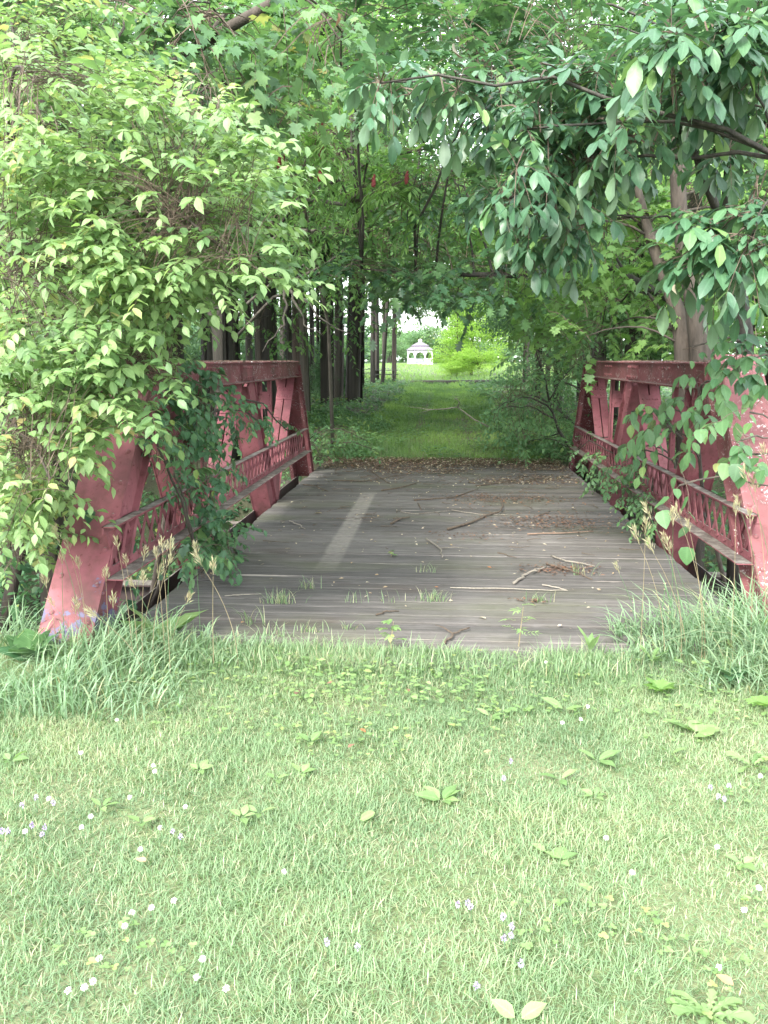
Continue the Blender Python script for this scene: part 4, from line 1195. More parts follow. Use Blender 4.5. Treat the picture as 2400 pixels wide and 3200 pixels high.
for x, y, z, s, kd, lab in (
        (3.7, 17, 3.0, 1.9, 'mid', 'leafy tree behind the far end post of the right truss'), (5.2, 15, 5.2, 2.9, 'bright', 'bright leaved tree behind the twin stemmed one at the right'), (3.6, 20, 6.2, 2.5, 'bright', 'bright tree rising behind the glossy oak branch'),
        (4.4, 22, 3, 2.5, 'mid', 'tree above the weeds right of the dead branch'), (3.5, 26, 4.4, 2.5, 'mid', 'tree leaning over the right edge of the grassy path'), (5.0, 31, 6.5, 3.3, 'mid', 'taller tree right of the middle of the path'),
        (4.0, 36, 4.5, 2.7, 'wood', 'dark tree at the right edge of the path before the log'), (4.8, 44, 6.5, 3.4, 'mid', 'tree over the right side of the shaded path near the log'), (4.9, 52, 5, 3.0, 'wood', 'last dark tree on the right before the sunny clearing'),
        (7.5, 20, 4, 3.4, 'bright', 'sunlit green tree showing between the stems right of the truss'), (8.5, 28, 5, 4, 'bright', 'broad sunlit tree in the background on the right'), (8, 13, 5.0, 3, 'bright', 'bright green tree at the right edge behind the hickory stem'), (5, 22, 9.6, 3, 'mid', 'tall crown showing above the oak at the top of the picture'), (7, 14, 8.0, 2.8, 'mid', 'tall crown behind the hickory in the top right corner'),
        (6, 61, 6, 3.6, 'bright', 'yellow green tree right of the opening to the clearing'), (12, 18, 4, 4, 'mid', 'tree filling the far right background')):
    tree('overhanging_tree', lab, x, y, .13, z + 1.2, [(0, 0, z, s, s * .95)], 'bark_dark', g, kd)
g = 'tree crowns meeting high over the path'
for x, y, z, s, kd, lab in (
        (-2.6, 19, 5.4, 2.0, 'mid', 'nearest crown arching over the path from the left'), (1.4, 22, 5.6, 2.2, 'bright', 'bright crown arching over the path from the right'), (-.8, 27, 6.4, 2.6, 'mid', 'second crown arching over the path from the left'),
        (1.3, 33, 6.1, 2.8, 'mid', 'crown over the middle of the path from the right'), (-1.2, 40, 7.0, 3.3, 'mid', 'crown over the far half of the path from the left'), (1.6, 46, 7.0, 3.3, 'bright', 'bright crown over the far half of the path'),
        (-.4, 54, 6.2, 3.4, 'mid', 'farthest crown closing the tunnel of trees'), (1.2, 24, 10.2, 3.0, 'mid', 'highest crown over the middle of the path'), (-3.2, 22, 9.8, 3.0, 'mid', 'high crown left of the path above the sumac'), (-2.2, 17.5, 7.4, 2.2, 'bright', 'light green crown high up left of centre')):
    sx = -4.2 if x < 0 else 4.0
    tree('arching_tree', lab, x + sx, y, .12, z, [(-sx, 0, z, s, s * .7)], 'bark_dark', g, kd)
# low growth between the trunks
g = 'understory shrubs between the trunks'
for x, y, s in ((-4.5, 34, 1.1), (-6, 41, 1.4), (-8.5, 37, 1.5), (-8.2, 50, 1.3), (-10.5, 30, 1.4), (-12.5, 40, 1.9), (-7.5, 28, 1.0), (-9, 48, 1.8), (-15, 33, 2), (-18, 42, 2.4), (-12, 22, 1.5), (-9, 19, 1.1), (-14, 26, 1.8), (-8, 23, .8), (-6.8, 30, .8)):
    tree('understory_shrub', 'dark leafy shrub growing between the trunks of the wood', x, y, .03, 1.2, [(0, 0, s * .9, s, s)], 'bark_dark', g, 'wood', cat='shrub')

# sunlit growth round the far clearing
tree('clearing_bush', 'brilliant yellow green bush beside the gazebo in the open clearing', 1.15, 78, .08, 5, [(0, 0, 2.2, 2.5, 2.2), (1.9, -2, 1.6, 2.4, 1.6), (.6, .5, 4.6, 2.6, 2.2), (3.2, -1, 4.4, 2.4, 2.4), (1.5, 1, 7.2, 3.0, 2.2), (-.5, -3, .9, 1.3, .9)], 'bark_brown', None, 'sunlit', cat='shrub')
tree('clearing_tree', 'bright tree arching over the right side of the gazebo clearing', 2.6, 81, .12, 8, [(0, 0, 7.2, 3.4, 2.6), (-1.8, -1, 8.6, 3.0, 2.0)], 'bark_brown', None, 'bright')
tree('clearing_tree', 'bright tree whose crown hangs high above the gazebo', -4.6, 64, .16, 9, [(2.2, 0, 5.9, 2.4, 1.7), (4.6, 0, 6.2, 2.2, 1.6), (0, 0, 7.6, 2.6, 2)], 'bark_brown', None, 'bright')
for x, y, s, lab in ((-9.5, 150, 3.0, 'round green shrub left of the gazebo in the distance'), (-17, 142, 3.2, 'dark rounded shrub far left of the gazebo'), (-4, 190, 6, 'pale tree rising behind the gazebo roof'),
                     (4, 185, 8, 'tall tree behind the right side of the gazebo'), (-26, 120, 5, 'round crowned tree in the field behind the trunks'), (-38, 130, 7, 'big round tree in the field behind the wood'), (-14, 210, 7, 'distant tree left behind the gazebo'), (16, 160, 8, 'distant tree hidden right of the clearing')):
    tree('field_tree', lab, x, y, .25, s * 1.2, [(0, 0, s * .95, s, s * .9)], 'bark_dark', None, 'mid')

# ------------------------------------------------------------------ gazebo
gzx, gzy = -4.05, 141.0
gaz = thing('gazebo', 'white eight sided gazebo with arched openings and a two tier roof across the field', 'gazebo', (gzx, gzy, float(gz(gzx, gzy))))
R8 = 2.2
def oct_(r, k): a = math.pi / 8 + k * math.pi / 4; return np.array([r * math.cos(a), r * math.sin(a)])
mb = MB(); n = 8
V = [(*oct_(R8 + .15, k), z) for z in (0, .22) for k in range(8)]
mb.add(V, [(k, (k + 1) % 8, 8 + (k + 1) % 8, 8 + k) for k in range(8)], [(8, 8 + k, 8 + k + 1) for k in range(1, 7)]); mb.build('floor_base', M['white_paint'], gaz)
for k in range(8):
    a, b_ = oct_(R8, k), oct_(R8, k + 1); c = (b_ - a); L = np.linalg.norm(c); c = c / L
    mb = MB(); mb.beam((*a, .22), (*a, 2.45), -.07, .07, -.07, .07); mb.build('post', M['white_paint'], gaz)
    if k != 5:                                                     # doorway side stays open
        mb = MB(); mb.beam((*(a + c * .08), .62), (*(b_ - c * .08), .62), -.02, .02, -.40, .40, (-c[1], c[0], 0)); mb.build('parapet_board', M['white_paint'], gaz)
    mb = MB(); pts = []                                            # arched header
    w0, w1 = .12, L - .12
    nn = 9
    for i in range(nn):
        u = i / (nn - 1); xx = w0 + (w1 - w0) * u
        zz = 1.45 + .62 * math.sqrt(max(0, 1 - (2 * u - 1) ** 2))
        p = a + c * xx; nrm2 = np.array([-c[1], c[0]]) * .025
        for sgn in (-1, 1): pts += [(*(p + nrm2 * sgn), zz), (*(p + nrm2 * sgn), 2.45)]
    q = []
    for i in range(nn - 1):
        o = i * 4; q += [(o, o + 4, o + 5, o + 1), (o + 2, o + 3, o + 7, o + 6), (o, o + 2, o + 6, o + 4)]
    mb.add(pts, q); mb.build('arch', M['white_paint'], gaz)
def roof(r0, z0, r1, z1, nm, par):
    mb = MB(); V = [(*oct_(r0, k), z0) for k in range(8)] + [(*oct_(r1, k), z1) for k in range(8)] + [(*oct_(r0 - .05, k), z0 - .08) for k in range(8)]
    mb.add(V, [(k, (k + 1) % 8, 8 + (k + 1) % 8, 8 + k) for k in range(8)] + [(16 + k, 16 + (k + 1) % 8, (k + 1) % 8, k) for k in range(8)], [(8, 8 + k, 9 + k) for k in range(1, 7)] + [(16, 17 + k, 16 + k) for k in range(1, 7)])
    return mb.build(nm, M['shingle'], par)
rf = roof(R8 + .3, 2.42, 1.45, 3.02, 'roof', gaz); roof(1.62, 3.12, .35, 3.72, 'upper_roof', rf)
mb = MB(); mb.tube([(0, 0, 3.0), (0, 0, 3.15)], [1.4, 1.4], 8); mb.build('roof_collar', M['white_paint'], rf)
mb = MB(); mb.tube([(0, 0, 3.7), (0, 0, 4.0)], [.28, .28], 8); mb.tube([(0, 0, 4.0), (0, 0, 4.22)], [.38, .02], 8); mb.build('cupola', M['white_paint'], rf)

# picnic tables
for px, Y, lab, rz in ((1200, 58, 'dark picnic table in front of the sunlit brown trunk', .15), (1138, 62, 'dark picnic table half hidden behind thin trunks', -.1)):
    x = fx(px, Y); t = thing('picnic_table', lab, 'picnic table', (x, Y, float(gz(x, Y)) + .12), None, rz)
    for k in range(5):
        mb = MB(); mb.box((-.92, -.37 + k * .15, .70), (.92, -.235 + k * .15, .74)); mb.build('table_board', M['table_wood'], t)
    for s in (-1, 1):
        mb = MB(); mb.box((-.92, s * .72 - .13, .42), (.92, s * .72 + .13, .46)); mb.build('bench', M['table_wood'], t)
        mb = MB()
        mb.beam((s * .68, -.62, 0), (s * .68, -.22, .698), -.025, .025, -.05, .05); mb.beam((s * .68, .62, 0), (s * .68, .22, .698), -.025, .025, -.05, .05)
        mb.box((s * .68 + .027, -.83, .34), (s * .68 + .065, .83, .418)); mb.build('leg', M['table_wood'], t)

def log(name, label, pts, rad, mat, cat='log', n=7, group=None, side=()):
    pts = np.array(pts, float); o0 = pts[0].copy()
    root = MB(o0); root.tube(pts, rad, n)
    for sp, sr in side: root.tube(np.array(sp, float), sr, 5)
    return tag(root.build(name, M[mat], None, o0, True), label, cat, group)
c = [P3(px, 1184, 57) for px in (1285, 1330, 1380, 1450, 1540)]
log('fallen_log', 'dark log lying across the end of the shaded path', [(p[0], 57 + .5 * i, float(gz(p[0], 57)) + .12) for i, p in enumerate(c)], [.16, .18, .17, .15, .12], 'bark_dark')
b0 = [P3(1530, 1335, 15.6), P3(1480, 1310, 15.6), P3(1430, 1272, 15.6), P3(1390, 1278, 15.5), P3(1340, 1280, 15.4), P3(1275, 1270, 15.2)]
log('dead_branch', 'pale bare forked branch sticking out over the path from the right', b0, [.015, .014, .012, .010, .007, .003], 'twig_pale', 'branch', side=[([P3(1430, 1272, 15.6), P3(1436, 1258, 15.5), P3(1428, 1247, 15.4), P3(1418, 1246, 15.4)], [.012, .010, .008, .004]), ([P3(1350, 1280, 15.4), P3(1310, 1290, 15.3)], [.007, .003])])

# ------------------------------------------------------------------ ground cover
def cover(name, label, xr, yr, n, size, hmax, mat, tpl='small', seed=0, mask=None, ypow=1.0, cat=None):
    x = xr[0] + (xr[1] - xr[0]) * RNG.random(n); y = yr[0] + (yr[1] - yr[0]) * RNG.random(n) ** ypow
    if mask is not None:
        k = mask(x, y); x, y = x[k], y[k]
    n = len(x)
    hm = hmax * np.clip(.45 + .55 * vnoise(x * 1.1, y * 1.1, seed) + .3 * vnoise(x * 3.1, y * 3.1, seed + 1), .08, 1.3)
    z = gz(x, y) + hm * (RNG.random(n) ** .55)
    a = RNG.random(n) * 2 * np.pi
    A = np.stack([np.cos(a), np.sin(a), -.15 + .5 * RNG.normal(size=n)], -1)
    Nn = UP + rand_unit(n) * .55
    rn = np.clip(.5 + .35 * vnoise(x * .9, y * .9, seed + 7) + .28 * RNG.normal(size=n), 0, 1)
    s = size * (.6 + .8 * RNG.random(n)) * (1 + .02 * np.maximum(0, y - 14))
    V, T, R = expand(tpl, np.stack([x, y, z], -1), A, Nn, s, rn)
    o = tag(link(name, mesh_np(name, V, T, None, R, M[mat])), label, cat, None, 'stuff')
    return o
def offpath(w): return lambda x, y: np.abs(x - path_cx(y)) > w + .55 * vnoise(y * .45, x * 0 + 3.3, 4)
cover('far_weeds', 'leafy knee high weeds both sides of the grassy path', (-4.5, 3.2), (13.4, 24), 30000, .07, .36, 'leaf_cover', 'mid', 11, offpath(1.15))
cover('forest_floor_plants', 'low green plants carpeting the forest floor', (-16, 14), (15, 62), 50000, .115, .34, 'leaf_cover', 'small', 21, lambda x, y: np.abs(x - path_cx(y)) > 1.4 + .5 * vnoise(y * .35, x * 0, 4), 1.4)
cover('ravine_undergrowth', 'green undergrowth crowding the gully under the trusses', (-8, 8), (4.75, 13.4), 36000, .095, 2.0, 'leaf_vine', 'mid', 31, lambda x, y: (np.abs(x) > 2.4) & ((np.abs(x) < 5.5) | (RNG.random(len(x)) < .5)) | ((np.abs(x) > 1.99) & (RNG.random(len(x)) < .2)))

def blades(name, label, x, y, h, w, mat, lean=.5, seed=0, z0=None, rmix=None, dirb=(0, 0), kind='stuff', parent=None, cat=None, segs=2):
    n = len(x)
    z = gz(x, y) if z0 is None else z0
    P = np.stack([x, y, z - .004], -1)
    a = RNG.random(n) * 2 * np.pi
    d = np.stack([np.cos(a) + dirb[0], np.sin(a) + dirb[1], 0 * a], -1)
    s = np.stack([-np.sin(a), np.cos(a), 0 * a], -1)
    l = lean * (.2 + 1.1 * RNG.random(n))
    if rmix is None:
        rmix = np.clip(.42 + .25 * vnoise(x * 1.3, y * 1.3, seed) + .2 * RNG.normal(size=n), 0, .82)
    w = np.broadcast_to(w, (n,))
    ts = np.linspace(0, 1, segs + 1)
    V = []
    for t in ts[:-1]:
        c = P + UP * (h * t * (1 - .25 * l * t))[:, None] + d * (h * l * t ** 1.7)[:, None]
        ww = (w * (1 - .35 * t))[:, None]
        V += [c - s * ww, c + s * ww]
    V.append(P + UP * (h * (1 - .35 * l))[:, None] + d * (h * l)[:, None])
    m = 2 * segs + 1
    V = np.stack(V, 1).reshape(-1, 3)
    b = (np.arange(n) * m)[:, None]
    q = np.concatenate([b + np.array([[2 * i, 2 * i + 1, 2 * i + 3, 2 * i + 2]]) for i in range(segs - 1)])
    t3 = b + np.array([[2 * segs - 2, 2 * segs - 1, 2 * segs]])
    o = link(name, mesh_np(name, V - (np.array(parent.location) if parent else 0), t3, q, np.repeat(rmix, m), M[mat]), parent)
    return tag(o, label, cat, None, kind)

def straw(r, frac):
    k = RNG.random(len(r)) < frac
    r[k] = .82 + .18 * RNG.random(k.sum()); return r

# mown lawn
n = 240000
y = 1.45 + 3.1 * RNG.random(n) ** .85; x = (RNG.random(n) - .5) * 2 * (.9 + y * .68)
dry = np.clip(.5 + .5 * vnoise(x * 1.6, y * 1.6, 3) + .4 * vnoise(x * 5, y * 5, 4), 0, 1) * np.clip(1.25 - y * .22, .15, 1)
h = (.028 + .026 * RNG.random(n)) * (1.08 + .3 * vnoise(x * 2.5, y * 2.5, 8) + .25 * vnoise(x * 7, y * 7, 18)) * (1 + .5 * smooth(3.6, 4.5, y))
r = np.clip(.40 + .32 * vnoise(x * 1.8, y * 1.8, 2) + .2 * vnoise(x * 6, y * 6, 12) + .2 * RNG.normal(size=n), 0, .8)
k = RNG.random(n) < .05 + .30 * dry; r[k] = .82 + .18 * RNG.random(k.sum())
kk = (RNG.random(n) > .6 * smooth(.55, .9, vnoise(x * 2.1, y * 2.9, 90)) * smooth(3.0, 3.7, y)) & (RNG.random(n) > .05 * smooth(.3, .8, vnoise(x * 2.7, y * 2.7, 93)))
x, y, h, r = x[kk], y[kk], h[kk], r[kk]; n = len(x)
blades('lawn_grass', 'short mown pale green grass in front of the bridge', x, y, h, .0012 + .0010 * RNG.random(n), 'grass_lawn', 1.05, 1, None, r)
# clover and small weeds in the lawn
n = 4200
y = 1.4 + 3.1 * RNG.random(n); x = (RNG.random(n) - .5) * 2 * (1.0 + y * .7)
k = vnoise(x * 1.4, y * 1.4, 15) + .5 * vnoise(x * 4, y * 4, 16) + .5 * smooth(3.2, 4.4, y) > .42; x, y = x[k], y[k]
Pc = np.repeat(np.stack([x, y, .028 + .03 * RNG.random(len(x)) + gz(x, y)], -1), 3, 0)
a = np.repeat(RNG.random(len(x)) * 6.28, 3) + np.tile([0, 2.09, 4.19], len(x))
V, T, R = expand('round', Pc, np.stack([np.cos(a), np.sin(a), .15 + 0 * a], -1), UP + rand_unit(len(a)) * .3, np.repeat(.010 + .008 * RNG.random(len(x)), 3), np.repeat(.35 + .6 * RNG.random(len(x)), 3))
tag(link('clover_patch', mesh_np('clover_patch', V, T, None, R, M['leaf_light'])), 'clover leaves mixed through the mown lawn', None, None, 'stuff')
# taller fringe along the deck
n = 9000
x = (RNG.random(n) - .5) * 4.4; y = 4.15 + .42 * RNG.random(n)
k = vnoise(x * 2.4, y * 2, 27) + .3 * RNG.normal(size=n) > -.25 - .6 * smooth(1.0, 2.0, np.abs(x)); x, y = x[k], y[k]; n = len(x)
blades('fringe_grass', 'ragged grass fringe along the near edge of the deck', x, y, .05 + .12 * RNG.random(n) ** 2 + .08 * smooth(1.1, 2.1, np.abs(x)), .0028, 'grass_lawn', .8, 5, None, straw(np.clip(.4 + .2 * RNG.normal(size=n), 0, .8), .12))
n = 1000
x = (RNG.random(n) - .5) * 4.0; y = 3.7 + .6 * RNG.random(n); k = vnoise(x * 2, y * 2, 77) > -.1; x, y = x[k], y[k]; n = len(x)
a = RNG.random(n) * 6.28
V, T, R = expand('ovate', np.stack([x, y, gz(x, y) + .02 + .07 * RNG.random(n)], -1), np.stack([np.cos(a), np.sin(a), .3 + 0 * a], -1), UP + rand_unit(n) * .5, .02 + .03 * RNG.random(n), .3 + .6 * RNG.random(n))
tag(link('fringe_weeds', mesh_np('fringe_weeds', V, T, None, R, M['leaf_light'])), 'small leafy weeds along the near edge of the deck', None, None, 'stuff')
# long blue green grass at both ends of the lawn edge
for sx, lab, xr, yr, n in ((-1, 'long blue green grass round the foot of the left end post', (-3.3, -1.0), (3.5, 4.6), 3600), (1, 'long blue green grass round the foot of the right end post', (1.05, 3.2), (4.0, 5.1), 5000)):
    x = xr[0] + (xr[1] - xr[0]) * RNG.random(n); y = yr[0] + (yr[1] - yr[0]) * RNG.random(n)
    e = np.abs(x) - (1.05 if sx < 0 else 1.15) - .5 * (4.5 - y) * (1 if sx > 0 else .55)
    k = (e + .35 * vnoise(x * 2, y * 2, 44) > 0) & (vnoise(x * 3, y * 3, 46) > -.55); x, y, e = x[k], y[k], e[k]; n = len(x)
    h = (.10 + (.26 if sx < 0 else .40) * RNG.random(n)) * (.4 + .7 * smooth(0, .8, e)) * (.62 + .38 * smooth(.0, .35, np.abs(np.abs(x) - 2.15) + np.maximum(0, y - 4.6)))
    blades('tall_grass', lab, x, y, h, .0028 + .0024 * RNG.random(n), 'grass_tall', .95, 6, np.where(y > 4.7, -.05, gz(x, y)), straw(np.clip(.45 + .22 * RNG.normal(size=n), 0, .85), .06), dirb=(-.35 * sx, -.35), segs=4)
x = path_cx(20) + 2.6 * (RNG.random(900) - .5); y = 13.8 + 22 * RNG.random(900) ** 1.3
k = vnoise(x * 1.3, y * .7, 71) > .2; x, y = np.repeat(x[k], 7), np.repeat(y[k], 7); n = len(x); a = RNG.random(n) * 6.28
V, T, R = expand('mid', np.stack([x + .09 * RNG.normal(size=n), y + .09 * RNG.normal(size=n), gz(x, y) + .04 + .16 * RNG.random(n)], -1), np.stack([np.cos(a), np.sin(a), .2 + 0 * a], -1), UP + rand_unit(n) * .5, .05 + .04 * RNG.random(n), RNG.random(n))
tag(link('path_weeds', mesh_np('path_weeds', V, T, None, R, M['leaf_cover'])), 'patches of leafy weeds invading the grassy path', None, None, 'stuff')
# grass of the path and the far field
n = 50000
u = RNG.random(n); y = 13.5 * (62 / 13.5) ** u; x = path_cx(y) + (RNG.random(n) - .5) * 3.8 * (1 + .1 * vnoise(y, y * 0, 2))
tr = (np.exp(-((x - path_cx(y) + .55) / .15) ** 2) + .7 * np.exp(-((x - path_cx(y) - .6) / .14) ** 2)) * smooth(13.6, 18, y) * np.clip(.7 + .6 * vnoise(y * .4, x * 0, 64), 0, 1)
k = RNG.random(n) > tr * .9; x, y = x[k], y[k]; n = len(x)
sc = y / 14
rp = np.clip(.42 + .42 * vnoise(x * 1.1, y * .5, 61) + .25 * vnoise(x * 3, y * 1.5, 62) + .15 * RNG.normal(size=n), 0, 1)
h = (.05 + .09 * RNG.random(n)) * (1 + .6 * vnoise(x * 1.4, y * .8, 63)) * sc ** .45 * (1 + .5 * smooth(.8, 1.4, np.abs(x - path_cx(y))))
blades('path_grass', 'soft green grass growing over the old path', x, y, h, .0035 * sc ** .9, 'grass_path', .8, 9, None, rp)
n = 26000
y = 66 + 80 * RNG.random(n) ** 1.2; x = -22 + 40 * RNG.random(n)
k = ~((np.abs(x - gzx) < 3) & (np.abs(y - gzy) < 3)); x, y = x[k], y[k]; n = len(x)
blades('field_grass', 'sunny uncut grass of the clearing round the gazebo', x, y, .18 + .3 * RNG.random(n), .022, 'grass_path', .6, 10, None, np.clip(.5 + .2 * RNG.normal(size=n), 0, .8))

# ------------------------------------------------------------------ things on the deck
def deckp(cx, cy, z=.004):
    px, py = 500 + cx / 1.185, 1400 + cy / 1.185
    d = np.array([(px - 1200) / F, -(py - 1600) / F, -1]) @ RM.T
    return CAM + d * ((z - CAMH) / d[2])
ST = [
    ('crooked pale twig near the left edge of the deck', [(480, 270), (515, 287), (538, 300)], .007, 'twig_pale'),
    ('short stout stick in the middle of the deck, broken off blunt', [(855, 280), (890, 264), (925, 255)], .012, 'twig'),
    ('long curved branch with a hooked end, largest on the deck', [(1065, 300), (1140, 280), (1200, 255), (1255, 240), (1272, 215), (1260, 180)], .013, 'twig'),
    ('bent grey stick lying alone in the centre of the deck', [(985, 335), (1020, 360), (1042, 380), (1045, 405)], .009, 'twig_pale'),
    ('long thin twig running right from behind the hooked branch', [(1080, 230), (1140, 242), (1200, 247), (1290, 246)], .007, 'twig_pale'),
    ('thin wavy twig left of the hooked branch', [(890, 236), (950, 246), (1000, 242), (1080, 231)], .006, 'twig_pale'),
    ('straight twig at the edge of the brown litter, sloping up to the right', [(940, 192), (1020, 188), (1090, 184), (1180, 150)], .009, 'twig'),
    ('knobbly forked branch beside the small litter heap on the right', [(1310, 500), (1345, 478), (1385, 458), (1430, 440)], .012, 'twig_pale'),
    ('pale stick crossing above the small litter heap', [(1450, 398), (1500, 421), (1560, 430), (1610, 438)], .008, 'twig_pale'),
    ('brown stick crossing the small litter heap diagonally', [(1430, 430), (1520, 457), (1600, 487)], .008, 'twig'),
    ('dark curved stick at the very front of the deck', [(1055, 722), (1090, 690), (1145, 665)], .009, 'twig'),
    ('twig among the litter at the far left of the deck', [(530, 135), (575, 142), (622, 160)], .010, 'twig'),
    ('twig standing out of the litter at the deck end', [(780, 82), (812, 108), (850, 130)], .010, 'twig'),
    ('dark stick in front of the litter bed', [(820, 157), (880, 150), (950, 130)], .011, 'twig'),
    ('faint straight twig right of the deck centre', [(1250, 388), (1320, 406)], .006, 'twig'),
    ('long reddish strip of bark lying flat toward the right side', [(1360, 318), (1480, 315), (1605, 309)], .008, 'dry_brown'),
    ('long bleached splinter lying along a plank at the front right', [(1075, 517), (1250, 522), (1400, 525), (1510, 528)], .004, 'twig_bleached'),
    ('short bleached splinter touching the end of the long one', [(1415, 506), (1505, 525)], .005, 'twig_bleached'),
    ('pale splinter on the front left planks', [(240, 547), (310, 546), (375, 540)], .004, 'twig_bleached'),
    ('tiny upright twig piece behind the hooked branch', [(955, 205), (967, 230)], .008, 'twig'),
    ('thin dark twig on the front centre planks', [(800, 617), (840, 610), (885, 604)], .006, 'twig'),
    ('twig at the right end of the litter', [(1170, 140), (1240, 132), (1300, 120)], .009, 'twig'),
    ('long twig across the middle of the litter bed', [(640, 120), (760, 125), (900, 100)], .009, 'twig'),
    ('twig near the right edge by the hanging bush', [(1400, 250), (1440, 238)], .008, 'twig'),
]
for lab, pts, r, mt in ST:
    p = np.array([deckp(a, b, r * .9 + .004) for a, b in pts]); p[1:-1, 2] += RNG.random(len(p) - 2) * .012
    t = np.linspace(0, len(p) - 1, 3 * len(p))
    c = np.stack([np.interp(t, np.arange(len(p)), p[:, k]) for k in range(3)], -1); c[1:-1, :2] += RNG.normal(size=(len(c) - 2, 2)) * .007
    side = []
    if r >= .009 and len(p) > 2 and 'splinter' not in lab and 'bark' not in lab:
        q = c[len(c) // 2]; d = RNG.normal(size=3) * np.array([.14, .12, 0]); side = [([q, q + d * .5 + UP * .015, q + d + UP * .01], [r * .6, r * .45, r * .2])]
    log('stick', lab, c, np.linspace(r, r * .55, len(c)), mt, 'stick', 6, 'sticks and splinters scattered on the deck', side)

# bark and leaf litter
def flakes(name, label, pos, size, rnd, mat='leaf_dry', tpl='small'):
    n = len(pos); a = RNG.random(n) * 6.28
    V, T, R = expand(tpl, pos, np.stack([np.cos(a), np.sin(a), .08 * RNG.normal(size=n)], -1), UP + rand_unit(n) * .45, size, rnd)
    return tag(link(name, mesh_np(name, V, T, None, R, M[mat])), label, None, None, 'stuff')
n = 16000
y = 13.75 - 2.6 * RNG.random(n) ** 1.6; x = -1.9 + 3.8 * RNG.random(n)
k = (vnoise(x * 1.3, y * 2.2, 5) + 1.4 * smooth(12.0, 13.3, y) + .4 * RNG.normal(size=n) > .45); x, y = x[k], y[k]; n = len(x)
flakes('leaf_litter', 'brown leaf and bark litter heaped over the far end of the deck', np.stack([x, y, .012 + .05 * RNG.random(n) * smooth(11.8, 13.4, y)], -1), .022 + .034 * RNG.random(n), np.where(RNG.random(n) < .22, .75 + .25 * RNG.random(n), .40 * RNG.random(n)))
pp = []
for (cx, cy, s, m) in ((1430, 265, .38, 420), (1480, 285, .3, 330), (1490, 450, .16, 260), (1150, 330, .2, 100), (1200, 190, .4, 330), (1330, 190, .35, 330), (1380, 570, .07, 40)):
    c = deckp(cx, cy); pp.append(np.stack([c[0] + RNG.normal(size=m) * s, c[1] + RNG.normal(size=m) * s * .6, .010 + .012 * RNG.random(m)], -1))
pp = np.concatenate(pp); pp = pp[np.abs(pp[:, 0]) < 1.9]
flakes('litter_patches', 'reddish brown litter patches scattered over the right half of the deck', pp, .018 + .026 * RNG.random(len(pp)), .44 * RNG.random(len(pp)))
n = 300
y = np.where(RNG.random(n) < .6, 13.6 - 2.2 * RNG.random(n) ** 1.3, 7 + 6 * RNG.random(n)); x = -1.8 + 3.6 * RNG.random(n) ** .85
a = RNG.normal(size=n) * .7 + np.where(RNG.random(n) < .3, 1.57, 0); L = .05 + .22 * RNG.random(n) ** 2
p0 = np.stack([x, y, .010 + .02 * RNG.random(n)], -1); d = np.stack([np.cos(a), np.sin(a), .04 * RNG.random(n)], -1)
cv = p0[:, None] + d[:, None] * (L[:, None] * np.linspace(0, 1, 4))[..., None] + RNG.normal(size=(n, 4, 3)) * np.array([.006, .006, .002])
k = np.all(np.abs(cv[:, :, 0]) < 1.93, axis=1); cv = cv[k]
V, q = tubes_np(cv, .003 + .003 * RNG.random(len(cv)), .0018, 4)
tag(link('twig_litter', mesh_np('twig_litter', V, None, q, None, M['twig'])), 'small broken twigs strewn over the far half of the deck', None, None, 'stuff')
n = 420
flakes('pale_flakes', 'pale leaf scraps and petals sprinkled over the deck planks', np.stack([-1.85 + 3.7 * RNG.random(n), 5 + 8.3 * RNG.random(n) ** .7, .012 + .004 * RNG.random(n)], -1), .018 + .025 * RNG.random(n), .7 + .3 * RNG.random(n))
for i, (cx, cy, s, lv_, lab) in enumerate(((527, 322, .055, 3, 'curled orange brown fallen leaf on the left planks'), (772, 547, .035, 11, 'round pale peach leaf on the front planks'), (1017, 514, .03, 5, 'small bright orange leaf above the centre grass tuft'),
        (1205, 632, .06, 11, 'pale torn leaf lying flat at the front of the deck'), (713, 422, .035, 8, 'small yellow leaf by the pale tyre track'), (1307, 205, .06, 9, 'tan leaf beside the bark strip'),
        (600, 242, .10, 9, 'yellowish lobed leaf near the left deck edge'), (1075, 356, .04, 8, 'ochre leaf just right of the bent grey stick'), (300, 647, .035, 7, 'small ochre leaf at the front left corner'), (610, 158, .06, 11, 'whitish leaf at the litter edge on the left'), (1212, 440, .04, 5, 'orange leaf beside the little weed'))):
    p = deckp(cx, cy, .012); o = link('fallen_leaf', leaf_variant('ovate', M['leaf_dry'], lv_), None, p); o.scale = (s, s, s); o.rotation_euler = (.1, .15, i * 2.3)
    tag(o, lab, 'leaf', 'single fallen leaves on the deck')

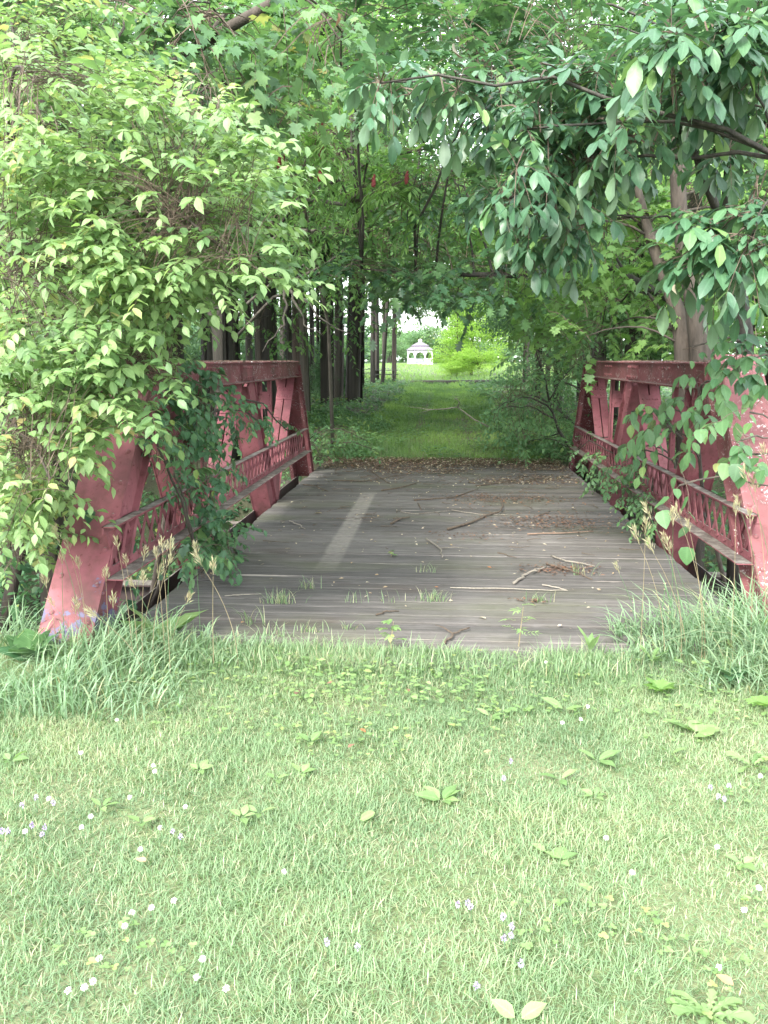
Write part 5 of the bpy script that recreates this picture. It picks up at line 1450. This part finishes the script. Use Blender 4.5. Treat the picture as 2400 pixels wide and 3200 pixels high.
def tuft(name, label, cat, p, n, h, w, mat='grass_lawn', group=None, spread=.05, sfr=.25):
    root = thing(name, label, cat, p, group)
    x = p[0] + RNG.normal(size=n) * spread; y = p[1] + RNG.normal(size=n) * spread * .4
    o = blades('blades', None, x, y, h * (.4 + .8 * RNG.random(n)), w, mat, .8, 3, np.full(n, p[2]), straw(np.clip(.5 + .2 * RNG.normal(size=n), 0, .8), sfr), parent=root, segs=3)
    return root
for cx, cy, n, h, lab in ((440, 575, 70, .12, 'largest grass tuft sprouting between the front left planks'), (1010, 565, 60, .10, 'dense grass tuft sprouting at the front centre of the deck'), (545, 520, 26, .11, 'thin grass tuft beside the end of the tyre track'),
                          (1400, 568, 34, .09, 'grass tuft on a litter patch at the front right'), (430, 695, 26, .10, 'sparse grass tuft at the very front left'), (845, 570, 14, .09, 'wispy grass sprout between front planks'), (725, 570, 12, .10, 'wispy grass sprout left of the centre tuft'),
                          (995, 460, 16, .11, 'thin green sprout in the middle of the deck'), (350, 650, 20, .16, 'leaning grass sprout near the left front corner'), (560, 680, 30, .08, 'low grass tuft on the front edge planks'), (700, 670, 18, .07, 'yellowish grass tuft near the front edge'), (1565, 470, 14, .14, 'dry grass sprout right of the litter heap')):
    tuft('grass_tuft', lab, 'grass tuft', deckp(cx, cy, .0), n, h, .0022, 'grass_lawn', 'grass tufts growing out of the deck')

def fern(name, label, p, h, n_fr, mat='leaf_light', leaf='narrow', ls=.05):
    root = thing(name, label, 'weed', p)
    mb = MB(p); mb.tube(bez(p, np.array(p) + np.array([.02, 0, h]), .0, 5), np.linspace(.004, .0015, 5), 5); mb.build('stem', M['seed'], root)
    lv = Leaves(); z = np.linspace(.25, 1, n_fr); a = np.arange(n_fr) * 2.4
    O = np.array(p) + np.stack([0 * z, 0 * z, z * h], -1)
    sprays(lv, leaf, O, np.stack([np.cos(a), np.sin(a), .6 + 0 * a], -1), h * .45 * (1.2 - .6 * z), 9, ls, .3, .0, 'pin', .15)
    finish_leaves(lv, root, M[mat], 60); return root
fern('feathery_weed', 'feathery leaved weed growing at the front right of the deck', deckp(1328, 735, 0), .24, 9)
fern('ragged_weed', 'small upright ragged weed at the front centre edge of the deck', deckp(852, 740, 0), .16, 8, 'leaf_light', 'mid', .035)
fern('deck_seedling', 'tiny green seedling in the middle of the deck', deckp(855, 402, 0), .05, 4, 'leaf_light', 'mid', .03)

# ------------------------------------------------------------------ seeding grass stalks
def seed_head_mesh(seed, n=24):
    r = np.random.default_rng(seed); z = np.repeat(np.linspace(.05, 1, n // 2), 2)[:n]
    a = r.random(n) * 6.28; rad = .17 * (1 - z * .8)
    P = np.stack([0 * z, 0 * z, z * .55], -1)
    Dv = np.stack([np.cos(a), np.sin(a), 2.2 + 0 * a], -1)
    P2 = P + Dv * (rad * .5)[:, None]
    V, T, R = expand('spike', P2, nrm(Dv), rand_unit(n), .20 + .08 * r.random(n), r.random(n))
    V2, T2, R2 = expand('spike', P, nrm(Dv), rand_unit(n), .22, r.random(n) * .4)
    V2 = P.repeat(5 if len(V2) // n == 5 else len(V2) // n, 0) + (V2 - P.repeat(len(V2) // n, 0)) * np.array([.5, .5, 1])
    return mesh_np('seed_head', np.concatenate([V, V2]), np.concatenate([T, T2 + len(V)]), None, np.concatenate([R, R2]), M['seed'])
SH = [seed_head_mesh(i) for i in range(5)]
def stalk(head, base, size, group, label, k):
    root = thing('seeding_grass_stalk', label, 'grass stalk', base, group)
    head, base = np.array(head), np.array(base)
    c = np.stack([base * (1 - t) ** 2 + (base * .45 + np.array([base[0] * .5 + head[0] * .05, 0, 0]) * 0 + np.array([base[0], base[1], head[2] * .9]) * .55) * 2 * t * (1 - t) + head * t ** 2 for t in np.linspace(0, 1, 9)])
    mb = MB(base); mb.tube(c, np.linspace(.0022, .0010, 9), 4); mb.build('stem', M['seed'] if k % 3 else M['grass_tall'], root)
    o = link('seed_head', SH[k % 5], root, head - base); o.scale = (size, size, size)
    d = Vector(c[-1] - c[-3]).normalized(); o.rotation_euler = d.to_track_quat('Z', 'Y').to_euler()
    return root
k = 0
for cx, cy in ((240, 800), (330, 880), (410, 1030), (260, 980), (750, 860), (820, 1000), (960, 950), (1080, 950), (1130, 880), (1190, 900), (1160, 1010), (1080, 1100), (1420, 920), (1565, 1070), (640, 1130), (900, 1190), (960, 1160), (130, 1190), (700, 1360), (610, 1460), (380, 1410), (210, 1350), (1320, 1330), (1480, 1000)):
    px, py = 100 + cx / 2.765, 1400 + cy / 2.765; Y = 3.95 + .45 * random.random()
    hd = at(px, py + 14, Y); b = np.array([hd[0] + random.uniform(-.12, .18), Y + .05, 0.0])
    stalk(hd, b, (.11 + .06 * random.random()), 'seeding grass round the left end post', 'dry seeding grass stalk in the clump round the left end post', k); k += 1
for cx, cy in ((735, 1440), (680, 1570), (640, 1640), (900, 1500), (960, 1440), (1040, 1540), (860, 1640), (760, 1720), (1400, 1420), (1500, 1150), (1520, 1480), (1640, 950), (480, 1870), (880, 1720), (1560, 1230), (1440, 1350)):
    px, py = 1750 + cx / 2.552, 1050 + cy / 2.552; Y = 4.2 + .4 * random.random()
    hd = at(px, py + 14, Y); b = np.array([hd[0] + random.uniform(.02, .25), Y + .05, 0.0])
    stalk(hd, b, (.12 + .06 * random.random()), 'seeding grass round the right end post', 'dry seeding grass stalk in the clump round the right end post', k); k += 1

# ------------------------------------------------------------------ things in the lawn
def lawnp(cx, cy, right=False, z=0.03):
    px, py = (1200 if right else 0) + cx / 1.3825, 2000 + cy / 1.3825
    d = np.array([(px - 1200) / F, -(py - 1600) / F, -1]) @ RM.T
    p = CAM + d * ((z - CAMH) / d[2]); return p
def flower_head(nm, mat, n, r, seed, squash):
    rr = np.random.default_rng(seed); u = nrm(rr.normal(size=(n, 3)) + np.array([0, 0, .45]))
    V, T, R = expand('small', u * r * .35 * np.array([1, 1, squash]), u, nrm(rr.normal(size=(n, 3))), r * .9, rr.random(n)); V[:, 2] *= squash
    return mesh_np(nm, V, T, None, R, mat)
WH = [flower_head('blossom', M['petal_white'], 60, .0085, i, .9) for i in range(3)]
PU = [flower_head('blossom', M['petal_purple'], 26, .008, 10 + i, 1.3) for i in range(3)]
stm = MB(); stm.tube([(0, 0, 0), (.003, 0, .5), (0, 0, 1)], .0011, 4); stm = stm.mesh('stem', M['grass_tall'])
W_ = [(350, 490), (662, 545), (668, 570), (800, 725), (392, 765), (352, 812), (692, 815), (607, 907), (210, 688), (560, 682), (752, 1130), (655, 1160), (570, 1182), (540, 1240), (875, 1382), (430, 1380), (850, 1462), (365, 1505), (295, 1520), (402, 1480), (977, 1510), (1228, 1005), (505, 348), (108, 830)]
W2 = [(770, 360), (850, 345), (960, 858), (1440, 898), (1620, 1075), (1555, 1170), (1448, 1420), (1072, 1008), (1625, 590), (880, 290), (700, 98)]
U_ = [(157, 685), (230, 705), (95, 718), (137, 803), (193, 812), (183, 845), (10, 828), (35, 828), (745, 832), (780, 855), (1412, 1308), (1545, 1330)]
U2 = [(318, 1145), (362, 1140), (375, 1160), (515, 1200), (552, 1240), (548, 1280), (518, 1292), (592, 1400), (400, 1500), (548, 525), (518, 600), (1490, 635), (1445, 680), (1470, 688), (1410, 640)]
k = 0
for lst, right, hm, nm, lab, grp in ((W_, 0, WH, 'clover_flower', 'white clover blossom standing in the mown lawn', 'white clover blossoms in the lawn'), (W2, 1, WH, 'clover_flower', 'white clover blossom standing in the mown lawn', 'white clover blossoms in the lawn'),
                                     (U_, 0, PU, 'purple_flower', 'small purple wildflower standing in the mown lawn', 'purple wildflowers in the lawn'), (U2, 1, PU, 'purple_flower', 'small purple wildflower standing in the mown lawn', 'purple wildflowers in the lawn')):
    for c in lst:
        p = lawnp(*c, right, .055); root = thing(nm, lab, 'flower', (p[0], p[1], 0), grp)
        s = link('stem', stm, root); s.scale = (1, 1, .055)
        h = link('blossom', hm[k % 3], root, (0, 0, .058)); h.rotation_euler = (0, 0, k * 1.3); k += 1

def rosette(name, label, p, tpl, n, size, mat, group=None, lift=.45, cat='weed', levels=(2, 9)):
    root = thing(name, label, cat, p, group)
    for i in range(n):
        a = i * 2.4 + random.random() * .5; l = lift * (.6 + .8 * random.random())
        A = nrm(np.array([math.cos(a), math.sin(a), l])); Nn = UP + RNG.normal(size=3) * .2
        y_ = A; z_ = nrm(Nn - y_ * np.dot(Nn, y_)); x_ = np.cross(y_, z_); s = size * random.uniform(.7, 1.15)
        o = link('leaf', leaf_variant(tpl, M[mat], random.randint(*levels)), root)
        q = A * .01
        o.matrix_local = Matrix(((x_[0] * s, y_[0] * s, z_[0] * s, q[0]), (x_[1] * s, y_[1] * s, z_[1] * s, q[1]), (x_[2] * s, y_[2] * s, z_[2] * s, q[2]), (0, 0, 0, 1)))
    return root
g = 'broadleaf weeds dotted through the lawn'
for c, right, n, s, tp in (((1300, 575), 0, 4, .06, 'ovate'), ((1190, 600), 0, 3, .06, 'ovate'), ((1120, 745), 0, 3, .06, 'lance'), ((1045, 765), 0, 4, .05, 'ovate'), ((610, 790), 0, 4, .05, 'ovate'), ((860, 560), 0, 4, .055, 'ovate'), ((440, 720), 0, 4, .06, 'lance'), ((45, 520), 0, 4, .06, 'ovate'), ((1340, 440), 0, 4, .06, 'ovate'),
                           ((780, 300), 1, 3, .10, 'lance'), ((760, 600), 1, 3, .08, 'lance'), ((910, 675), 1, 5, .05, 'ovate'), ((1290, 375), 1, 3, .09, 'lance'), ((760, 950), 1, 4, .06, 'ovate'), ((710, 920), 1, 3, .05, 'ovate'), ((1240, 490), 1, 3, .08, 'lance'), ((1545, 965), 1, 3, .06, 'ovate'), ((390, 195), 1, 3, .07, 'lance'), ((460, 330), 1, 3, .07, 'lance'), ((600, 300), 1, 3, .06, 'lance')):
    p = lawnp(*c, right, .015); rosette('lawn_weed', 'small rosette of broad pale leaves in the mown lawn', (p[0], p[1], .012), tp, n, s, 'leaf_light', g)
for c, right, n, s, tp, lab in (((250, 690), 1, 6, .085, 'ovate', 'plantain rosette left of centre in the right half of the lawn'), ((1400, 1625), 1, 9, .09, 'dandelion', 'jagged leaved weed at the bottom edge of the lawn'), ((580, 1640), 1, 2, .08, 'ovate', 'single pale broad leaf at the bottom edge of the lawn'),
                                ((920, 520), 1, 3, .11, 'lance', 'long leaved dock lying flat in the right half of the lawn'), ((1350, 400), 1, 4, .10, 'round', 'round leaved weed in the upper right of the lawn'), ((1590, 545), 1, 5, .09, 'dandelion', 'jagged weed at the right edge of the lawn'), ((1545, 780), 0, 1, .06, 'round', 'single round leaf in the middle of the lawn'),
                                ((890, 50), 1, 4, .14, 'lance', 'upright dandelion with tall leaves at the deck edge'), ((1160, 110), 1, 4, .12, 'dandelion', 'tall jagged leaf weed beside the yellow green seedling')):
    p = lawnp(*c, right, .015); rosette('broadleaf_weed', lab, (p[0], p[1], .012), tp, n, s, 'leaf_light', None, .5 if 'upright' not in lab and 'tall' not in lab else 2.0)
p = lawnp(1195, 200, True, .05); rosette('maple_seedling', 'yellow green lobed seedling where the lawn meets the long grass', (p[0], p[1], .03), 'maple', 7, .10, 'leaf_bright', None, .5, 'seedling', (9, 11))
p = lawnp(1620, 265, True, .05); rosette('maple_seedling', 'yellow green seedling at the right edge of the picture below the dark weed', (p[0], p[1], .03), 'maple', 4, .09, 'leaf_bright', None, .5, 'seedling', (9, 11))
p = lawnp(1500, 150, True, .06); rosette('dark_weed', 'dark broad leaved weed in the long grass on the right', (p[0], p[1], .05), 'oval', 9, .11, 'leaf_vine', None, .5)
p = np.array([-1.72, 4.55, .0]); bur = rosette('burdock_plant', 'burdock with one huge pale green leaf beside the left end post', tuple(at(500, 1960, 4.6)[:2]) + (.02,), 'heart', 6, .30, 'leaf_light', None, .7, 'plant', (3, 8))
rosette('burdock_plant', 'dark leaved burdock at the left edge of the picture under the shrub', tuple(at(90, 1990, 4.2)[:2]) + (.03,), 'heart', 8, .2, 'leaf_vine', None, .8, 'plant')
for i, (c, right, s, lv_, lab) in enumerate((((1280, 240), 0, .06, 2, 'rust brown leaf in the lawn near the deck, largest one'), ((1445, 188), 0, .04, 4, 'orange brown leaf nearest to the deck'), ((1555, 388), 0, .045, 5, 'bright orange leaf alone in the lawn'), ((1505, 470), 0, .045, 4, 'orange leaf beside a bare spot in the lawn'),
                                             ((632, 962), 0, .04, 8, 'tan leaf in the left half of the lawn'), ((105, 215), 1, .035, 4, 'little orange leaf just right of centre near the deck'), ((430, 490), 1, .04, 8, 'peach leaf lying in the middle of the lawn'), ((1510, 1500), 1, .05, 7, 'tan leaf at the lower right of the lawn'))):
    p = lawnp(*c, right, .04); o = link('fallen_leaf', leaf_variant('ovate', M['leaf_dry'], lv_), None, (p[0], p[1], .045)); o.scale = (s, s, s); o.rotation_euler = (.2, -.15, i * 1.9)
    tag(o, lab, 'leaf', 'fallen leaves in the lawn')
